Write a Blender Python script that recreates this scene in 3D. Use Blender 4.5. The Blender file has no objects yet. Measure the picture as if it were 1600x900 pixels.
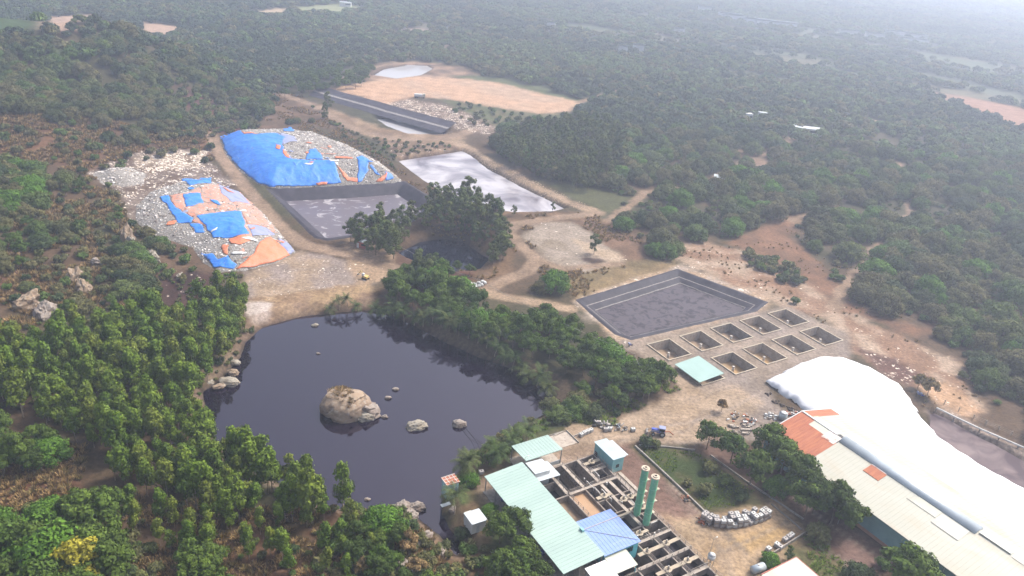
import bpy, bmesh, math, random
import numpy as np
from mathutils import Vector, Matrix
from mathutils.geometry import delaunay_2d_cdt
rnd = random.Random(7)
rng = np.random.default_rng(11)
scene = bpy.context.scene
COL = scene.collection

# ------------------------------------------------------------------ camera, sky, sun, exposure
CH, FPX = 125.0, 1205.0
PITCH, ROLL = math.radians(25.92), math.radians(5.28)
cf = np.array([0, math.cos(PITCH), -math.sin(PITCH)])
_u = np.array([0, math.sin(PITCH), math.cos(PITCH)]); _x = np.array([1.0, 0, 0])
cx = _x*math.cos(ROLL)+_u*math.sin(ROLL); cu = -_x*math.sin(ROLL)+_u*math.cos(ROLL)
cam = bpy.data.cameras.new('camera'); cam.sensor_width = 36; cam.lens = 36*FPX/1600
cam.clip_start = 1; cam.clip_end = 30000
camo = bpy.data.objects.new('camera', cam); COL.objects.link(camo)
M = Matrix(((cx[0], cu[0], -cf[0], 0), (cx[1], cu[1], -cf[1], 0), (cx[2], cu[2], -cf[2], CH), (0, 0, 0, 1)))
camo.matrix_world = M; scene.camera = camo

SUN_EL, SUN_AZ = math.radians(52), math.radians(58)      # azimuth from +y towards +x
world = bpy.data.worlds.new('World'); scene.world = world; world.use_nodes = True
wn, wl = world.node_tree.nodes, world.node_tree.links
bg = wn['Background']; sky = wn.new('ShaderNodeTexSky'); sky.sky_type = 'NISHITA'
sky.sun_disc = False; sky.sun_elevation = SUN_EL; sky.sun_rotation = SUN_AZ
sky.air_density = 1.0; sky.dust_density = 6.0; sky.ozone_density = 1.0
hs = wn.new('ShaderNodeHueSaturation'); hs.inputs['Saturation'].default_value = 0.75
wl.new(sky.outputs[0], hs.inputs['Color']); wl.new(hs.outputs[0], bg.inputs[0])
bg.inputs[1].default_value = 0.135
sun = bpy.data.lights.new('sun', 'SUN'); sun.energy = 2.2; sun.angle = math.radians(12); sun.color = (1, .95, .88)
suno = bpy.data.objects.new('sun', sun); COL.objects.link(suno)
sd_ = Vector((math.sin(SUN_AZ)*math.cos(SUN_EL), math.cos(SUN_AZ)*math.cos(SUN_EL), math.sin(SUN_EL)))
suno.rotation_euler = sd_.to_track_quat('Z', 'Y').to_euler(); suno.location = (0, 0, 300)
scene.view_settings.view_transform = 'Standard'; scene.view_settings.look = 'None'
scene.view_settings.exposure = 1.0; scene.view_settings.gamma = 1
scene.render.engine = 'CYCLES'
scene.cycles.max_bounces = 5; scene.cycles.diffuse_bounces = 2; scene.cycles.glossy_bounces = 2
scene.cycles.transmission_bounces = 2; scene.cycles.volume_bounces = 3
scene.cycles.use_denoising = True
HAZE_DENSITY, HAZE_COLOR, HAZE_G = 0.00050, (.72, .81, 1.0), 0.48

# ------------------------------------------------------------------ number helpers
def h2(i, j, s):
    n = (i*374761393 + j*668265263 + s*974711) & 0xffffffff
    n = ((n ^ (n >> 13))*1274126177) & 0xffffffff
    return ((n ^ (n >> 16)) & 0xffff)/65535.0
def vn(x, y, s):
    i = np.floor(x).astype(np.int64); j = np.floor(y).astype(np.int64)
    fx, fy = x-i, y-j; fx = fx*fx*(3-2*fx); fy = fy*fy*(3-2*fy)
    a = h2(i, j, s); b = h2(i+1, j, s); c = h2(i, j+1, s); d = h2(i+1, j+1, s)
    return (a*(1-fx)+b*fx)*(1-fy)+(c*(1-fx)+d*fx)*fy
def fbm(x, y, sc, o=3, s=1):                     # -1..1
    x = np.asarray(x, float)/sc+317.3; y = np.asarray(y, float)/sc+91.7; t = 0; a = 1; n = 0
    for k in range(o):
        t = t+a*(vn(x, y, s+k)*2-1); n += a; a *= .5; x = x*2.03+5.1; y = y*2.03+9.7
    return t/n
def sst(a, b, x):
    t = np.clip((x-a)/(b-a), 0, 1); return t*t*(3-2*t)
def project(x, y, z):
    x, y, z = np.broadcast_arrays(np.asarray(x, float), y, z)
    w = np.stack([x, y, z-CH], -1); d = w@cf
    return 800+FPX*(w@cx)/d, 450-FPX*(w@cu)/d
GA = math.radians(33.2); ca, sa = math.cos(GA), math.sin(GA)
def XY(u, v): return (u*ca-v*sa, u*sa+v*ca)
def UVof(x, y): return x*ca+y*sa, -x*sa+y*ca
def inpoly(px, py, poly):
    px = np.asarray(px, float); py = np.asarray(py, float); r = np.zeros(px.shape, bool)
    P = np.asarray(poly, float); n = len(P)
    for k in range(n):
        x0, y0 = P[k-1]; x1, y1 = P[k]
        if y0 == y1: continue
        c = ((y0 > py) != (y1 > py)) & (px < (x1-x0)*(py-y0)/(y1-y0)+x0); r ^= c
    return r
def segd(x, y, a, b):
    dx, dy = b[0]-a[0], b[1]-a[1]; L = dx*dx+dy*dy+1e-9
    t = np.clip(((x-a[0])*dx+(y-a[1])*dy)/L, 0, 1)
    return np.hypot(x-a[0]-t*dx, y-a[1]-t*dy)
def sdist(poly, x, y, margin=40, closed=True):   # signed distance, negative inside
    P = np.asarray(poly, float); x = np.asarray(x, float); y = np.asarray(y, float)
    out = np.full(x.shape, 1e3)
    m = (x > P[:, 0].min()-margin) & (x < P[:, 0].max()+margin) & (y > P[:, 1].min()-margin) & (y < P[:, 1].max()+margin)
    if not m.any(): return out
    xx, yy = x[m], y[m]; d = np.full(xx.shape, 1e3)
    for k in range(0 if closed else 1, len(P)): d = np.minimum(d, segd(xx, yy, P[k-1], P[k]))
    if closed: d = np.where(inpoly(xx, yy, P), -d, d)
    out[m] = d; return out

# ------------------------------------------------------------------ terrain height
def T0(x, y):
    x = np.asarray(x, float); y = np.asarray(y, float)
    u, v = UVof(x, y)
    flat = sst(0, 25, np.maximum.reduce([50-u, u-250, 10-v, v-185, np.zeros_like(u)]))
    z = flat*.5*fbm(x, y, 35, 3, 3)
    cyl = 505+.10*(x+260)
    ridge = np.exp(-((y-cyl)/np.where(y < cyl, 62., 80.))**2)*sst(-165, -300, x)*36
    ridge = ridge*(1+.18*fbm(x, y, 45, 3, 9))
    left = 13*sst(-95, -260, x)*sst(520, 380, y)*(1+.25*fbm(x, y, 30, 3, 5))
    far = sst(700, 1500, y)*5*fbm(x, y, 400, 2, 21)
    return z+ridge+left+far
def march(p, dh=0.0, fn=T0):                     # photo points -> world points on a height function
    p = np.atleast_2d(np.asarray(p, float))
    d = cf+((p[:, 0:1]-800)/FPX)*cx-((p[:, 1:2]-450)/FPX)*cu
    lo = np.full(len(p), 60.0); hi = lo.copy(); done = np.zeros(len(p), bool); t = lo.copy()
    while not done.all() and t.max() < 9000:
        q = d*t[:, None]; g = fn(q[:, 0], q[:, 1])+dh; hit = (CH+q[:, 2] <= g) & ~done
        hi[hit] = t[hit]; done |= hit; lo[~done] = t[~done]; t = np.where(done, t, t*1.012+1)
    hi[~done] = 8000
    for _ in range(22):
        m = (lo+hi)/2; q = d*m[:, None]; b = CH+q[:, 2] <= fn(q[:, 0], q[:, 1])+dh
        hi = np.where(b, m, hi); lo = np.where(b, lo, m)
    return (d*hi[:, None])[:, :2]
def ccw(P):
    P = np.asarray(P, float); a = np.sum(P[:, 0]*np.roll(P[:, 1], -1)-P[:, 1]*np.roll(P[:, 0], -1))
    return P if a > 0 else P[::-1]
def W(p, dh=0.0, fn=T0): return ccw(march(p, dh, fn))
def offset(P, d):                                # outward offset of a ccw polygon
    n = len(P); out = []
    for i in range(n):
        a, b, c = P[i-1], P[i], P[(i+1) % n]
        e1 = (b-a)/(np.hypot(*(b-a))+1e-9); e2 = (c-b)/(np.hypot(*(c-b))+1e-9)
        n1 = np.array([e1[1], -e1[0]]); n2 = np.array([e2[1], -e2[0]]); m = n1+n2; L = max(.35, 1+n1@n2)
        out.append(b+m/L*d)
    return np.array(out)
def densify(P, step, closed=True):
    out = []; n = len(P)
    for i in range(n if closed else n-1):
        a, b = P[i], P[(i+1) % n]; k = max(1, int(np.hypot(*(b-a))/step))
        for j in range(k): out.append(a+(b-a)*j/k)
    if not closed: out.append(P[-1])
    return np.array(out)

# ponds with earth banks: (water outline in the photo, water level, bank slope)
POND = W([(410,512),(385,535),(375,560),(340,600),(318,612),(322,640),(335,690),(420,745),(500,790),(560,800),(612,797),(640,800),(662,818),(690,838),(703,852),(712,866),(722,862),(716,842),(700,825),(690,803),(690,775),(712,742),(735,712),(760,692),(800,670),(840,652),(868,634),(862,613),(830,592),(790,573),(740,556),(690,533),(650,510),(600,490),(565,485),(540,488),(470,495)], -3)
POND_B = W([(622,252),(722,237),(735,243),(762,264),(812,291),(884,328),(860,333),(800,334),(720,320),(662,282)], -2)
POND_D = W([(622,395),(655,378),(692,373),(722,378),(765,405),(750,420),(730,430),(690,430),(645,410)], -5)
POND_E = W([(583,118),(600,108),(640,101),(668,103),(676,108),(655,118),(620,123)], -1)
POND_C = W([(588,186),(612,186),(660,200),(692,208),(690,212),(640,211),(610,200)], -2)
MUD = W([(1452,644),(1478,655),(1515,676),(1560,700),(1640,745),(1640,800),(1590,775),(1540,740),(1480,705),(1455,672)], -1.2)
PONDS = [(POND, -3, .75), (POND_B, -2, .8), (POND_D, -5, .8), (POND_E, -1, .4), (POND_C, -2, .6), (MUD, -1.2, 1.0)]
# lined basins (rim outline)
RIM_A = W([(418,294),(540,290),(630,285),(682,318),(640,345),(575,364),(512,373),(497,370),(455,330)])
RIM_F = W([(906,470),(1060,424),(1192,472),(1178,484),(985,527),(965,520)])
RIM_C = W([(484,146),(502,141),(712,199),(690,204),(600,180)])
BASINS = [RIM_A, RIM_F]
# sheets of yard with sunk concrete basins in them
TW, TL = 9.3, 10.4
TANKS = [(161.3+14.45*k, 151.0) for k in range(5)]+[(161.0+14.6*k, 135.4+.25*k) for k in range(5)]
YARD_T = np.array([(155.5, 131.0), (233.5, 131.5), (233.5, 166.5), (155.5, 166)])
BLOCK = np.array([(87.7, 72.0), (109.4, 72.0), (109.4, 121.6), (87.7, 121.6)])
YARD_P = np.array([(78, 68), (119.5, 68), (119.5, 131), (78, 131)])
def uvpoly(P): return np.array([XY(*q) for q in P])

# ------------------------------------------------------------------ terrain grid
ys = [66.0]
while ys[-1] < 9000:
    y = ys[-1]; ys.append(y+1.3*(1+max(0, y-330)/150))
ys = np.array(ys); NX = 520
sx = np.linspace(-1, 1, NX)
GY, GS = np.meshgrid(ys, sx, indexing='ij'); GXX = GS*(95+.72*GY)
gx, gy = GXX.ravel(), GY.ravel()
base = T0(gx, gy); gz = base.copy()
N = len(gx)
C = np.zeros((N, 3)); S = np.zeros(N); K = np.zeros(N, int)
f1 = fbm(gx, gy, 26, 4, 31); f2 = fbm(gx, gy, 7, 3, 41); f3 = fbm(gx, gy, 90, 3, 51); f0 = fbm(gx, gy, 2.6, 2, 61)
def mixc(c0, c1, t): return np.asarray(c0)[None]*(1-t[:, None])+np.asarray(c1)[None]*t[:, None]
C[:] = mixc((.135, .092, .055), (.082, .080, .038), sst(-.3, .4, f1))
farm = sst(420, 700, gy); C = C*(1-farm[:, None])+mixc((.055, .075, .038), (.085, .092, .05), sst(-.3, .3, f3))*farm[:, None]
CLS = ['ground', 'dirt_road', 'yard', 'earth_clearing', 'grass', 'pond_bed']
def paint(poly, col, soft=2.0, nz=2.0, amt=1.0, cls=None, spk=None, col2=None, nsc=None, world_=False, width=None):
    global C, S, K
    P = np.asarray(poly, float) if world_ else (W(poly) if width is None else march(poly))
    m = (gx > P[:, 0].min()-30) & (gx < P[:, 0].max()+30) & (gy > P[:, 1].min()-30) & (gy < P[:, 1].max()+30)
    if not m.any(): return
    idx = np.nonzero(m)[0]; x, y = gx[idx], gy[idx]
    d = sdist(P, x, y, 35, closed=width is None)-(width/2 if width else 0)
    d = d+nz*(.75*f2[idx]+.6*f0[idx]+.5*f1[idx])
    w = sst(soft, -soft, d)*amt
    c = np.asarray(col)[None]*np.ones((len(idx), 1))
    if col2 is not None:
        n = fbm(x, y, nsc or 8, 4, 77); c = mixc(col, col2, sst(-.25, .35, n))
    C[idx] = C[idx]*(1-w[:, None])+c*w[:, None]
    if spk is not None: S[idx] = S[idx]*(1-w)+spk*w
    if cls is not None: K[idx[w > .5]] = CLS.index(cls)
ROAD = (.385, .285, .195); SAND = (.45, .34, .225); GREY = (.335, .285, .24); PALE = (.50, .425, .345)
# hillside and scrub
paint([(-60,180),(150,180),(230,215),(340,215),(330,240),(210,262),(130,270),(60,255),(-60,270)], (.21,.115,.06), 5, 6, col2=(.12,.075,.045), nsc=14)
paint([(280,130),(325,145),(365,185),(390,205),(330,212),(285,165)], (.20,.10,.075), 4, 5, col2=(.13,.075,.055))
paint([(410,140),(470,150),(540,195),(620,275),(640,290),(700,330),(690,345),(600,275),(540,215),(470,190),(400,205)], (.20,.13,.075), 3, 4, col2=(.13,.09,.05), nsc=8)
paint([(-40,720),(80,715),(120,750),(110,790),(0,800),(-40,820)], (.17,.085,.05), 2, 3)
paint([(250,800),(430,790),(560,800),(640,900),(600,960),(300,960)], (.16,.095,.055), 3, 4, col2=(.10,.075,.035))
paint([(0,420),(60,420),(90,470),(60,500),(0,470)], (.19,.10,.065), 2, 3)
paint([(230,340),(300,380),(330,420),(240,450),(215,400)], (.15,.10,.06), 2, 3)
paint([(245,440),(300,425),(345,430),(335,470),(300,500),(262,500)], (.055,.028,.024), 2, 2, spk=.05, col2=(.085,.045,.035))
paint([(255,505),(285,490),(290,520),(265,540)], (.48,.30,.15), 1, 1)
# far fields
paint([(60,45),(75,26),(145,22),(175,40),(120,52)], (.62,.45,.33), 6, 4, cls='earth_clearing', col2=(.5,.36,.26))
paint([(215,56),(222,34),(290,42),(270,56)], (.60,.43,.31), 6, 4, cls='earth_clearing')
paint([(372,22),(430,12),(478,14),(440,26)], (.62,.50,.34), 8, 5, cls='earth_clearing')
paint([(450,12),(540,5),(580,14),(530,22),(470,24)], (.34,.38,.20), 10, 6, cls='grass')
paint([(585,52),(640,44),(680,44),(660,55)], (.42,.34,.28), 10, 8, cls='earth_clearing')
paint([(684,70),(700,70),(700,80),(690,80)], (.62,.50,.38), 4, 2, cls='earth_clearing')
paint([(1425,140),(1500,148),(1640,178),(1640,215),(1560,192),(1500,168)], (.44,.25,.16), 10, 8, cls='earth_clearing', col2=(.36,.22,.14), nsc=25)
paint([(1310,178),(1350,184),(1395,194),(1380,200),(1330,188)], (.66,.56,.42), 4, 4, cls='earth_clearing')
paint([(1140,228),(1165,236),(1200,255),(1225,262),(1190,268),(1160,250)], (.42,.31,.21), 4, 4, cls='earth_clearing', col2=(.3,.2,.13))
paint([(1385,100),(1600,150),(1600,162),(1420,118)], (.13,.16,.10), 15, 8, cls='grass')
paint([(-40,40),(60,20),(60,45),(-40,60)], (.07,.12,.05), 10, 5, cls='grass')
for k, (a, b_, c_) in enumerate(((1000, 22, 260), (1250, 50, 330), (1150, 66, 200), (1380, 84, 240), (1480, 104, 160), (900, 42, 160), (640, 34, 110), (1080, 100, 150), (1180, 84, 420), (840, 30, 200), (1420, 128, 200), (1330, 62, 280), (1200, 36, 260), (1050, 60, 240))):
    q_ = .13+.03*(k % 3); paint([(a, b_), (a+c_, b_+q_*c_), (a+c_+20, b_+q_*c_+7+k % 4), (a+c_*.4, b_+q_*c_*.4+6), (a-20, b_+3)], (.13, .17, .10), 14, 10, cls='grass', col2=(.20, .19, .12), nsc=60)
# orange clearing and its surroundings
paint([(540,112),(590,98),(660,96),(720,104),(760,118),(700,122),(560,128)], (.17,.12,.075), 5, 5, col2=(.4,.28,.19), nsc=14, cls='earth_clearing')
paint([(700,118),(760,118),(860,140),(920,160),(900,168),(800,140)], (.12,.15,.06), 4, 4, cls='grass')
paint([(685,152),(760,165),(880,178),(880,190),(790,205),(740,185)], (.11,.135,.055), 4, 4, cls='grass', col2=(.16,.15,.07))
paint([(600,165),(640,155),(700,165),(775,195),(765,212),(735,205),(690,195)], (.26,.19,.14), 4, 4, spk=.45, cls='earth_clearing', col2=(.18,.13,.09))
paint([(500,142),(580,126),(650,119),(740,124),(790,132),(908,160),(885,175),(840,178),(765,166),(690,153),(640,150),(600,165),(565,150)], (.66,.44,.28), 4, 4, cls='earth_clearing', col2=(.58,.42,.29), nsc=20)
paint([(485,160),(560,185),(600,200),(690,213),(735,205),(715,225),(600,225),(540,200)], (.42,.31,.20), 3, 3, cls='earth_clearing', col2=(.25,.17,.10), nsc=9)
paint([(590,222),(715,225),(722,236),(625,252)], (.33,.24,.155), 2, 3, spk=.2, cls='earth_clearing', col2=(.2,.13,.08), nsc=5)
# waste area
paint([(135,270),(220,232),(300,232),(340,262),(372,290),(330,290),(220,330),(205,360),(185,300)], (.25,.205,.17), 2, 3, spk=.35, cls='earth_clearing', col2=(.16,.115,.085), nsc=6)
paint([(205,250),(240,238),(330,235),(310,262),(230,268)], (.40,.33,.25), 1.5, 3, spk=.6, cls='earth_clearing', col2=(.22,.155,.11), nsc=4)
paint([(380,428),(430,408),(470,392),(560,410),(590,418),(585,445),(480,458),(430,472),(385,468)], (.37,.315,.275), 2, 2, spk=.15, cls='yard', col2=(.42,.33,.23), nsc=9)
paint([(375,468),(470,455),(580,440),(585,470),(560,484),(470,494),(410,512),(398,500)], (.47,.345,.20), 1.5, 2, cls='earth_clearing', col2=(.33,.23,.14), nsc=5)
paint([(378,470),(425,472),(420,495),(395,500)], (.62,.56,.50), 1, 1.5, cls='earth_clearing')
paint([(540,370),(600,385),(620,400),(600,440),(560,445),(540,420)], (.46,.34,.22), 1.5, 2, cls='earth_clearing')
# centre
paint([(620,385),(690,360),(770,385),(790,415),(760,440),(690,440),(620,410)], (.17,.085,.06), 2, 2, col2=(.12,.07,.045))
paint([(745,340),(800,330),(930,330),(940,345),(880,350),(800,360),(800,420),(740,450),(745,400)], (.24,.155,.085), 2, 3, cls='earth_clearing', col2=(.15,.1,.055), nsc=6)
paint([(812,368),(850,346),(900,347),(978,395),(972,412),(920,428),(860,410)], (.40,.345,.275), 2, 2, spk=.1, cls='yard', col2=(.32,.27,.2), nsc=10)
paint([(895,372),(950,392),(980,400),(965,412),(920,400)], (.52,.42,.30), 1.5, 2, cls='yard')
paint([(905,405),(930,400),(945,408),(930,414)], (.09,.06,.045), 1, 1)
paint([(895,345),(935,335),(1000,375),(1020,400),(985,410),(940,375)], (.25,.155,.095), 2, 3, col2=(.17,.11,.065), nsc=7, cls='earth_clearing')
paint([(860,440),(980,410),(1060,400),(1060,424),(906,470)], (.30,.225,.115), 2, 2, cls='grass', col2=(.21,.165,.08), nsc=8)
paint([(930,330),(860,290),(890,285),(990,310),(940,345)], (.11,.12,.05), 3, 3, cls='grass')
# dry slope right of the basins
paint([(1040,398),(1060,385),(1110,378),(1180,395),(1260,440),(1340,490),(1430,540),(1490,565),(1535,640),(1490,655),(1440,612),(1400,592),(1350,562),(1310,535),(1290,505),(1230,482),(1195,472),(1120,440)], (.33,.205,.125), 2.5, 4, spk=.12, cls='earth_clearing', col2=(.50,.39,.28), nsc=8)
paint([(1130,380),(1200,345),(1235,335),(1250,380),(1290,420),(1330,470),(1400,500),(1470,520),(1400,520),(1320,478),(1260,440),(1190,400)], (.28,.155,.085), 3, 4, cls='earth_clearing', col2=(.2,.115,.065), nsc=12)
paint([(1440,500),(1500,480),(1520,520),(1480,530)], (.27,.14,.085), 3, 3)
paint([(1340,545),(1400,560),(1450,590),(1440,610),(1380,585)], (.16,.085,.06), 2, 3, cls='earth_clearing', spk=.3)
paint([(1430,600),(1480,600),(1535,640),(1520,655),(1470,640)], (.60,.40,.24), 2, 2, cls='earth_clearing', col2=(.5,.36,.24))
paint([(1440,640),(1480,640),(1600,705),(1640,735),(1640,760),(1560,705)], (.40,.33,.27), 1.5, 1, cls='earth_clearing')
paint([(895,470),(1062,412),(1210,470),(1190,492),(985,545),(955,528)], PALE, 1.5, 1.5, spk=.3, cls='earth_clearing', col2=(.5,.37,.24), nsc=4)
# yards
paint([(890,480),(965,535),(1010,528),(1230,478),(1325,520),(1330,560),(1240,590),(1200,610),(1215,640),(1262,652),(1190,690),(1110,705),(1000,690),(940,680),(905,690),(870,675),(980,665),(1075,640),(1065,600),(1000,555),(930,510)], GREY, 1.5, 1.5, cls='yard', col2=(.37,.305,.235), nsc=12)
paint(uvpoly([(74,60),(121,60),(121,124),(112,136),(92,134),(88,126),(76,126),(74,100)]), (.42,.33,.245), 1.2, .8, cls='yard', col2=(.36,.27,.19), nsc=8, world_=True)
paint(uvpoly([(110,88),(121.5,88),(121.5,122),(112,124)]), (.235,.15,.115), 2, 1.5, cls='yard', world_=True)
paint(uvpoly([(106,66),(137,68),(142,84),(150,96),(138,92),(122,92),(112,96)]), (.50,.37,.225), 1.5, 1.5, cls='yard', col2=(.43,.33,.215), nsc=9, world_=True)
paint(uvpoly([(118,84),(136,83),(136,78),(122,78)]), (.56,.39,.17), 1.5, 2, amt=.7, world_=True)
paint(uvpoly([(104,129),(150,135),(172,132),(172,121),(150,113),(136,116),(124,123)]), (.52,.41,.29), 2, 2, cls='yard', col2=(.44,.35,.25), nsc=8, world_=True)
paint(uvpoly([(121.5,121),(137,114.5),(150,108),(152,100),(141,90),(137.5,88),(121.5,93)]), (.055,.088,.024), 1.2, 1, cls='grass', col2=(.12,.115,.05), nsc=5, world_=True)
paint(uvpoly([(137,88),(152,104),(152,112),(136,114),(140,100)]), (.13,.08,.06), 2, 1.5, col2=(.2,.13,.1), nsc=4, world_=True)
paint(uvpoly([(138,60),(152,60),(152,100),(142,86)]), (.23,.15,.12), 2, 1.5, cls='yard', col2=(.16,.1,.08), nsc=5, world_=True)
paint(uvpoly([(122,60),(138,64),(139,77),(130,76),(126,71)]), (.13,.14,.055), 1, 1, cls='grass', col2=(.22,.17,.09), nsc=4, world_=True)
paint(uvpoly([(88,131),(104,134),(122,131),(124,137),(105,142),(86,136)]), (.085,.11,.035), 1.5, 1, cls='grass', col2=(.13,.12,.06), nsc=5, world_=True)
paint(uvpoly([(60,104),(76,104),(76,126),(66,126),(62,116)]), (.09,.12,.04), 1.5, 1.5, cls='grass', col2=(.2,.14,.08), nsc=4, world_=True)
paint([(640,850),(700,850),(760,860),(760,930),(640,930)], (.25,.17,.10), 2, 2, col2=(.16,.11,.06), nsc=4)
# roads
def road(p, w, col=ROAD, nz=.7): paint(p, col, .9, nz, cls='dirt_road', width=w, col2=tuple(c*.82 for c in col), nsc=6)
road([(328,208),(336,222),(350,250),(378,286),(412,325),(440,358),(472,382),(520,392),(575,404),(612,418)], 7)
road([(400,130),(450,150),(490,165),(535,192),(565,206),(610,216),(665,218),(712,213),(738,203)], 7)
road([(715,222),(752,246),(820,283),(880,313),(935,333)], 8, SAND, 1.5)
road([(935,333),(870,340),(808,350),(792,362),(818,385),(838,405),(826,424),(785,440),(755,457)], 6)
road([(838,405),(880,420),(970,412)], 4)
road([(755,457),(820,470),(890,482)], 6, SAND)
road([(620,98),(590,104),(545,118),(500,138)], 5)
road([(1065,585),(1090,625),(1075,660),(985,680),(900,672)], 6, (.52,.405,.28))
for a, w_, c_ in (([(1075,625),(1120,605),(1180,590),(1235,575)], .5, .66), ([(1080,630),(1125,610),(1185,596),(1235,582)], .5, .66), ([(1020,668),(1080,660),(1140,640),(1190,612)], .6, 1.15), ([(960,690),(1010,684),(1075,672),(1100,640)], .5, .78), ([(1040,760),(1085,810),(1120,845),(1130,900)], .6, .8), ([(1050,757),(1095,806),(1135,840),(1145,900)], .6, 1.15), ([(1135,832),(1150,850),(1165,862)], 1.2, .6), ([(1250,830),(1290,860),(1330,885)], .5, 1.3), ([(1230,770),(1290,815),(1340,850),(1390,880)], .6, 1.25), ([(1090,560),(1180,535),(1260,512)], .5, 1.12), ([(1140,600),(1200,575),(1300,545)], .6, .85), ([(1110,870),(1180,840),(1230,815)], .6, .85), ([(400,440),(470,420),(560,425)], .7, .85), ([(820,375),(880,400),(960,405)], .6, 1.2)):
    paint(a, tuple(x*c_ for x in (.38, .32, .26)), .6, .3, .85, width=w_*1.25)
for p_ in ([(950,345),(1010,300),(1090,292),(1160,255),(1240,216)], [(1240,345),(1340,305),(1450,292),(1620,300)], [(905,160),(1000,132),(1150,122),(1400,142)], [(560,92),(700,76),(900,62),(1100,48)], [(300,60),(480,76),(640,92)], [(1300,480),(1360,400),(1420,330),(1400,250)]): road(p_, 5, (.36,.26,.17), 2.5)
# ponds and basins press the ground down
sds = []
for P, lv, sl in PONDS:
    d = sdist(P, gx, gy, 25)+(.9*f2+.5*f0)*.6
    gz = np.minimum(gz, np.where(d < 20, np.maximum(lv+sl*d, lv-3.5), 1e3)); sds.append(d)
    near = (d < 1.2); C[near] = C[near]*.35+np.array((.06, .045, .04))*.65*np.ones((near.sum(), 1)); K[d < .3] = 5; S[near] = 0
d = sds[0]; ring = (d > .6) & (d < 4.5); C[ring] = C[ring]*.5+np.array((.30, .215, .15))*.5
RUB = sst(-.2, .5, f2)
for P in BASINS: gz = np.where(sdist(P, gx, gy, 20) < .2, gz-14, gz)
for P in (YARD_T, YARD_P): gz = np.where(sdist(uvpoly(P), gx, gy, 20) < -1.6, gz-14, gz)
S = np.clip(S, 0, 1); C = C*np.array((.585, .565, .565))
GZ = gz.reshape(len(ys), NX); GZB = base.reshape(len(ys), NX); GK = K.reshape(len(ys), NX); GC = C.reshape(len(ys), NX, 3)
def _ij(x, y):
    x = np.asarray(x, float); y = np.asarray(y, float)
    r = np.interp(y, ys, np.arange(len(ys))); c = (x/(95+.72*y)+1)/2*(NX-1)
    return np.clip(r, 0, len(ys)-1.001), np.clip(c, 0, NX-1.001)
def bil(G, x, y):
    r, c = _ij(x, y); i = r.astype(int); j = c.astype(int); a = r-i; b = c-j
    if G.ndim == 3: a = a[..., None]; b = b[..., None]
    return (G[i, j]*(1-b)+G[i, j+1]*b)*(1-a)+(G[i+1, j]*(1-b)+G[i+1, j+1]*b)*a
def Z(x, y): return bil(GZ, x, y)
def ZB(x, y): return bil(GZB, x, y)
def Kat(x, y):
    r, c = _ij(x, y); return GK[np.rint(r).astype(int), np.rint(c).astype(int)]
def Cat(x, y): return bil(GC, x, y)

# ------------------------------------------------------------------ materials
def newmat(name):
    m = bpy.data.materials.new(name); m.use_nodes = True
    nt = m.node_tree; return m, nt.nodes, nt.links, nt.nodes['Principled BSDF']
def noise_node(n, l, scale, detail=4, vec=None, rough=.6):
    t = n.new('ShaderNodeTexNoise'); t.inputs['Scale'].default_value = scale; t.inputs['Detail'].default_value = detail
    t.inputs['Roughness'].default_value = rough
    if vec is not None: l.new(vec, t.inputs['Vector'])
    return t
def ramp(n, l, fac, a, b, c0, c1):
    r = n.new('ShaderNodeValToRGB'); e = r.color_ramp.elements
    e[0].position = a; e[1].position = b; e[0].color = (*c0, 1); e[1].color = (*c1, 1); l.new(fac, r.inputs[0]); return r
def mixn(n, l, fac, a, b, mode='MIX'):
    x = n.new('ShaderNodeMix'); x.data_type = 'RGBA'; x.blend_type = mode
    for s, v in ((x.inputs[0], fac), (x.inputs[6], a), (x.inputs[7], b)):
        if hasattr(v, 'links'): l.new(v, s)
        elif isinstance(v, (int, float)): s.default_value = v
        else: s.default_value = (*v, 1)
    return x.outputs[2]
def mat(name, col, rough=.7, col2=None, scale=.6, stretch=None, bump=0, bscale=4, metal=0, lo=.4, hi=.65, dirt=None):
    m, n, l, p = newmat(name)
    p.inputs['Roughness'].default_value = rough; p.inputs['Metallic'].default_value = metal
    tc = n.new('ShaderNodeTexCoord'); v = tc.outputs['Object']
    if stretch:
        mp = n.new('ShaderNodeMapping'); mp.inputs['Scale'].default_value = stretch; l.new(v, mp.inputs[0]); v = mp.outputs[0]
    c2 = col2 or tuple(c*.78 for c in col)
    t = noise_node(n, l, scale, 5, v); r = ramp(n, l, t.outputs['Fac'], lo, hi, col, c2); out = r.outputs[0]
    if dirt:
        t2 = noise_node(n, l, scale*3.1, 4, v); r2 = ramp(n, l, t2.outputs['Fac'], .52, .7, (0, 0, 0), (1, 1, 1))
        out = mixn(n, l, r2.outputs[0], out, dirt)
    l.new(out, p.inputs['Base Color'])
    if bump:
        t3 = noise_node(n, l, bscale, 4, tc.outputs['Object']); b = n.new('ShaderNodeBump'); b.inputs['Strength'].default_value = bump
        b.inputs['Distance'].default_value = .2; l.new(t3.outputs['Fac'], b.inputs['Height']); l.new(b.outputs[0], p.inputs['Normal'])
    return m
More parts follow.
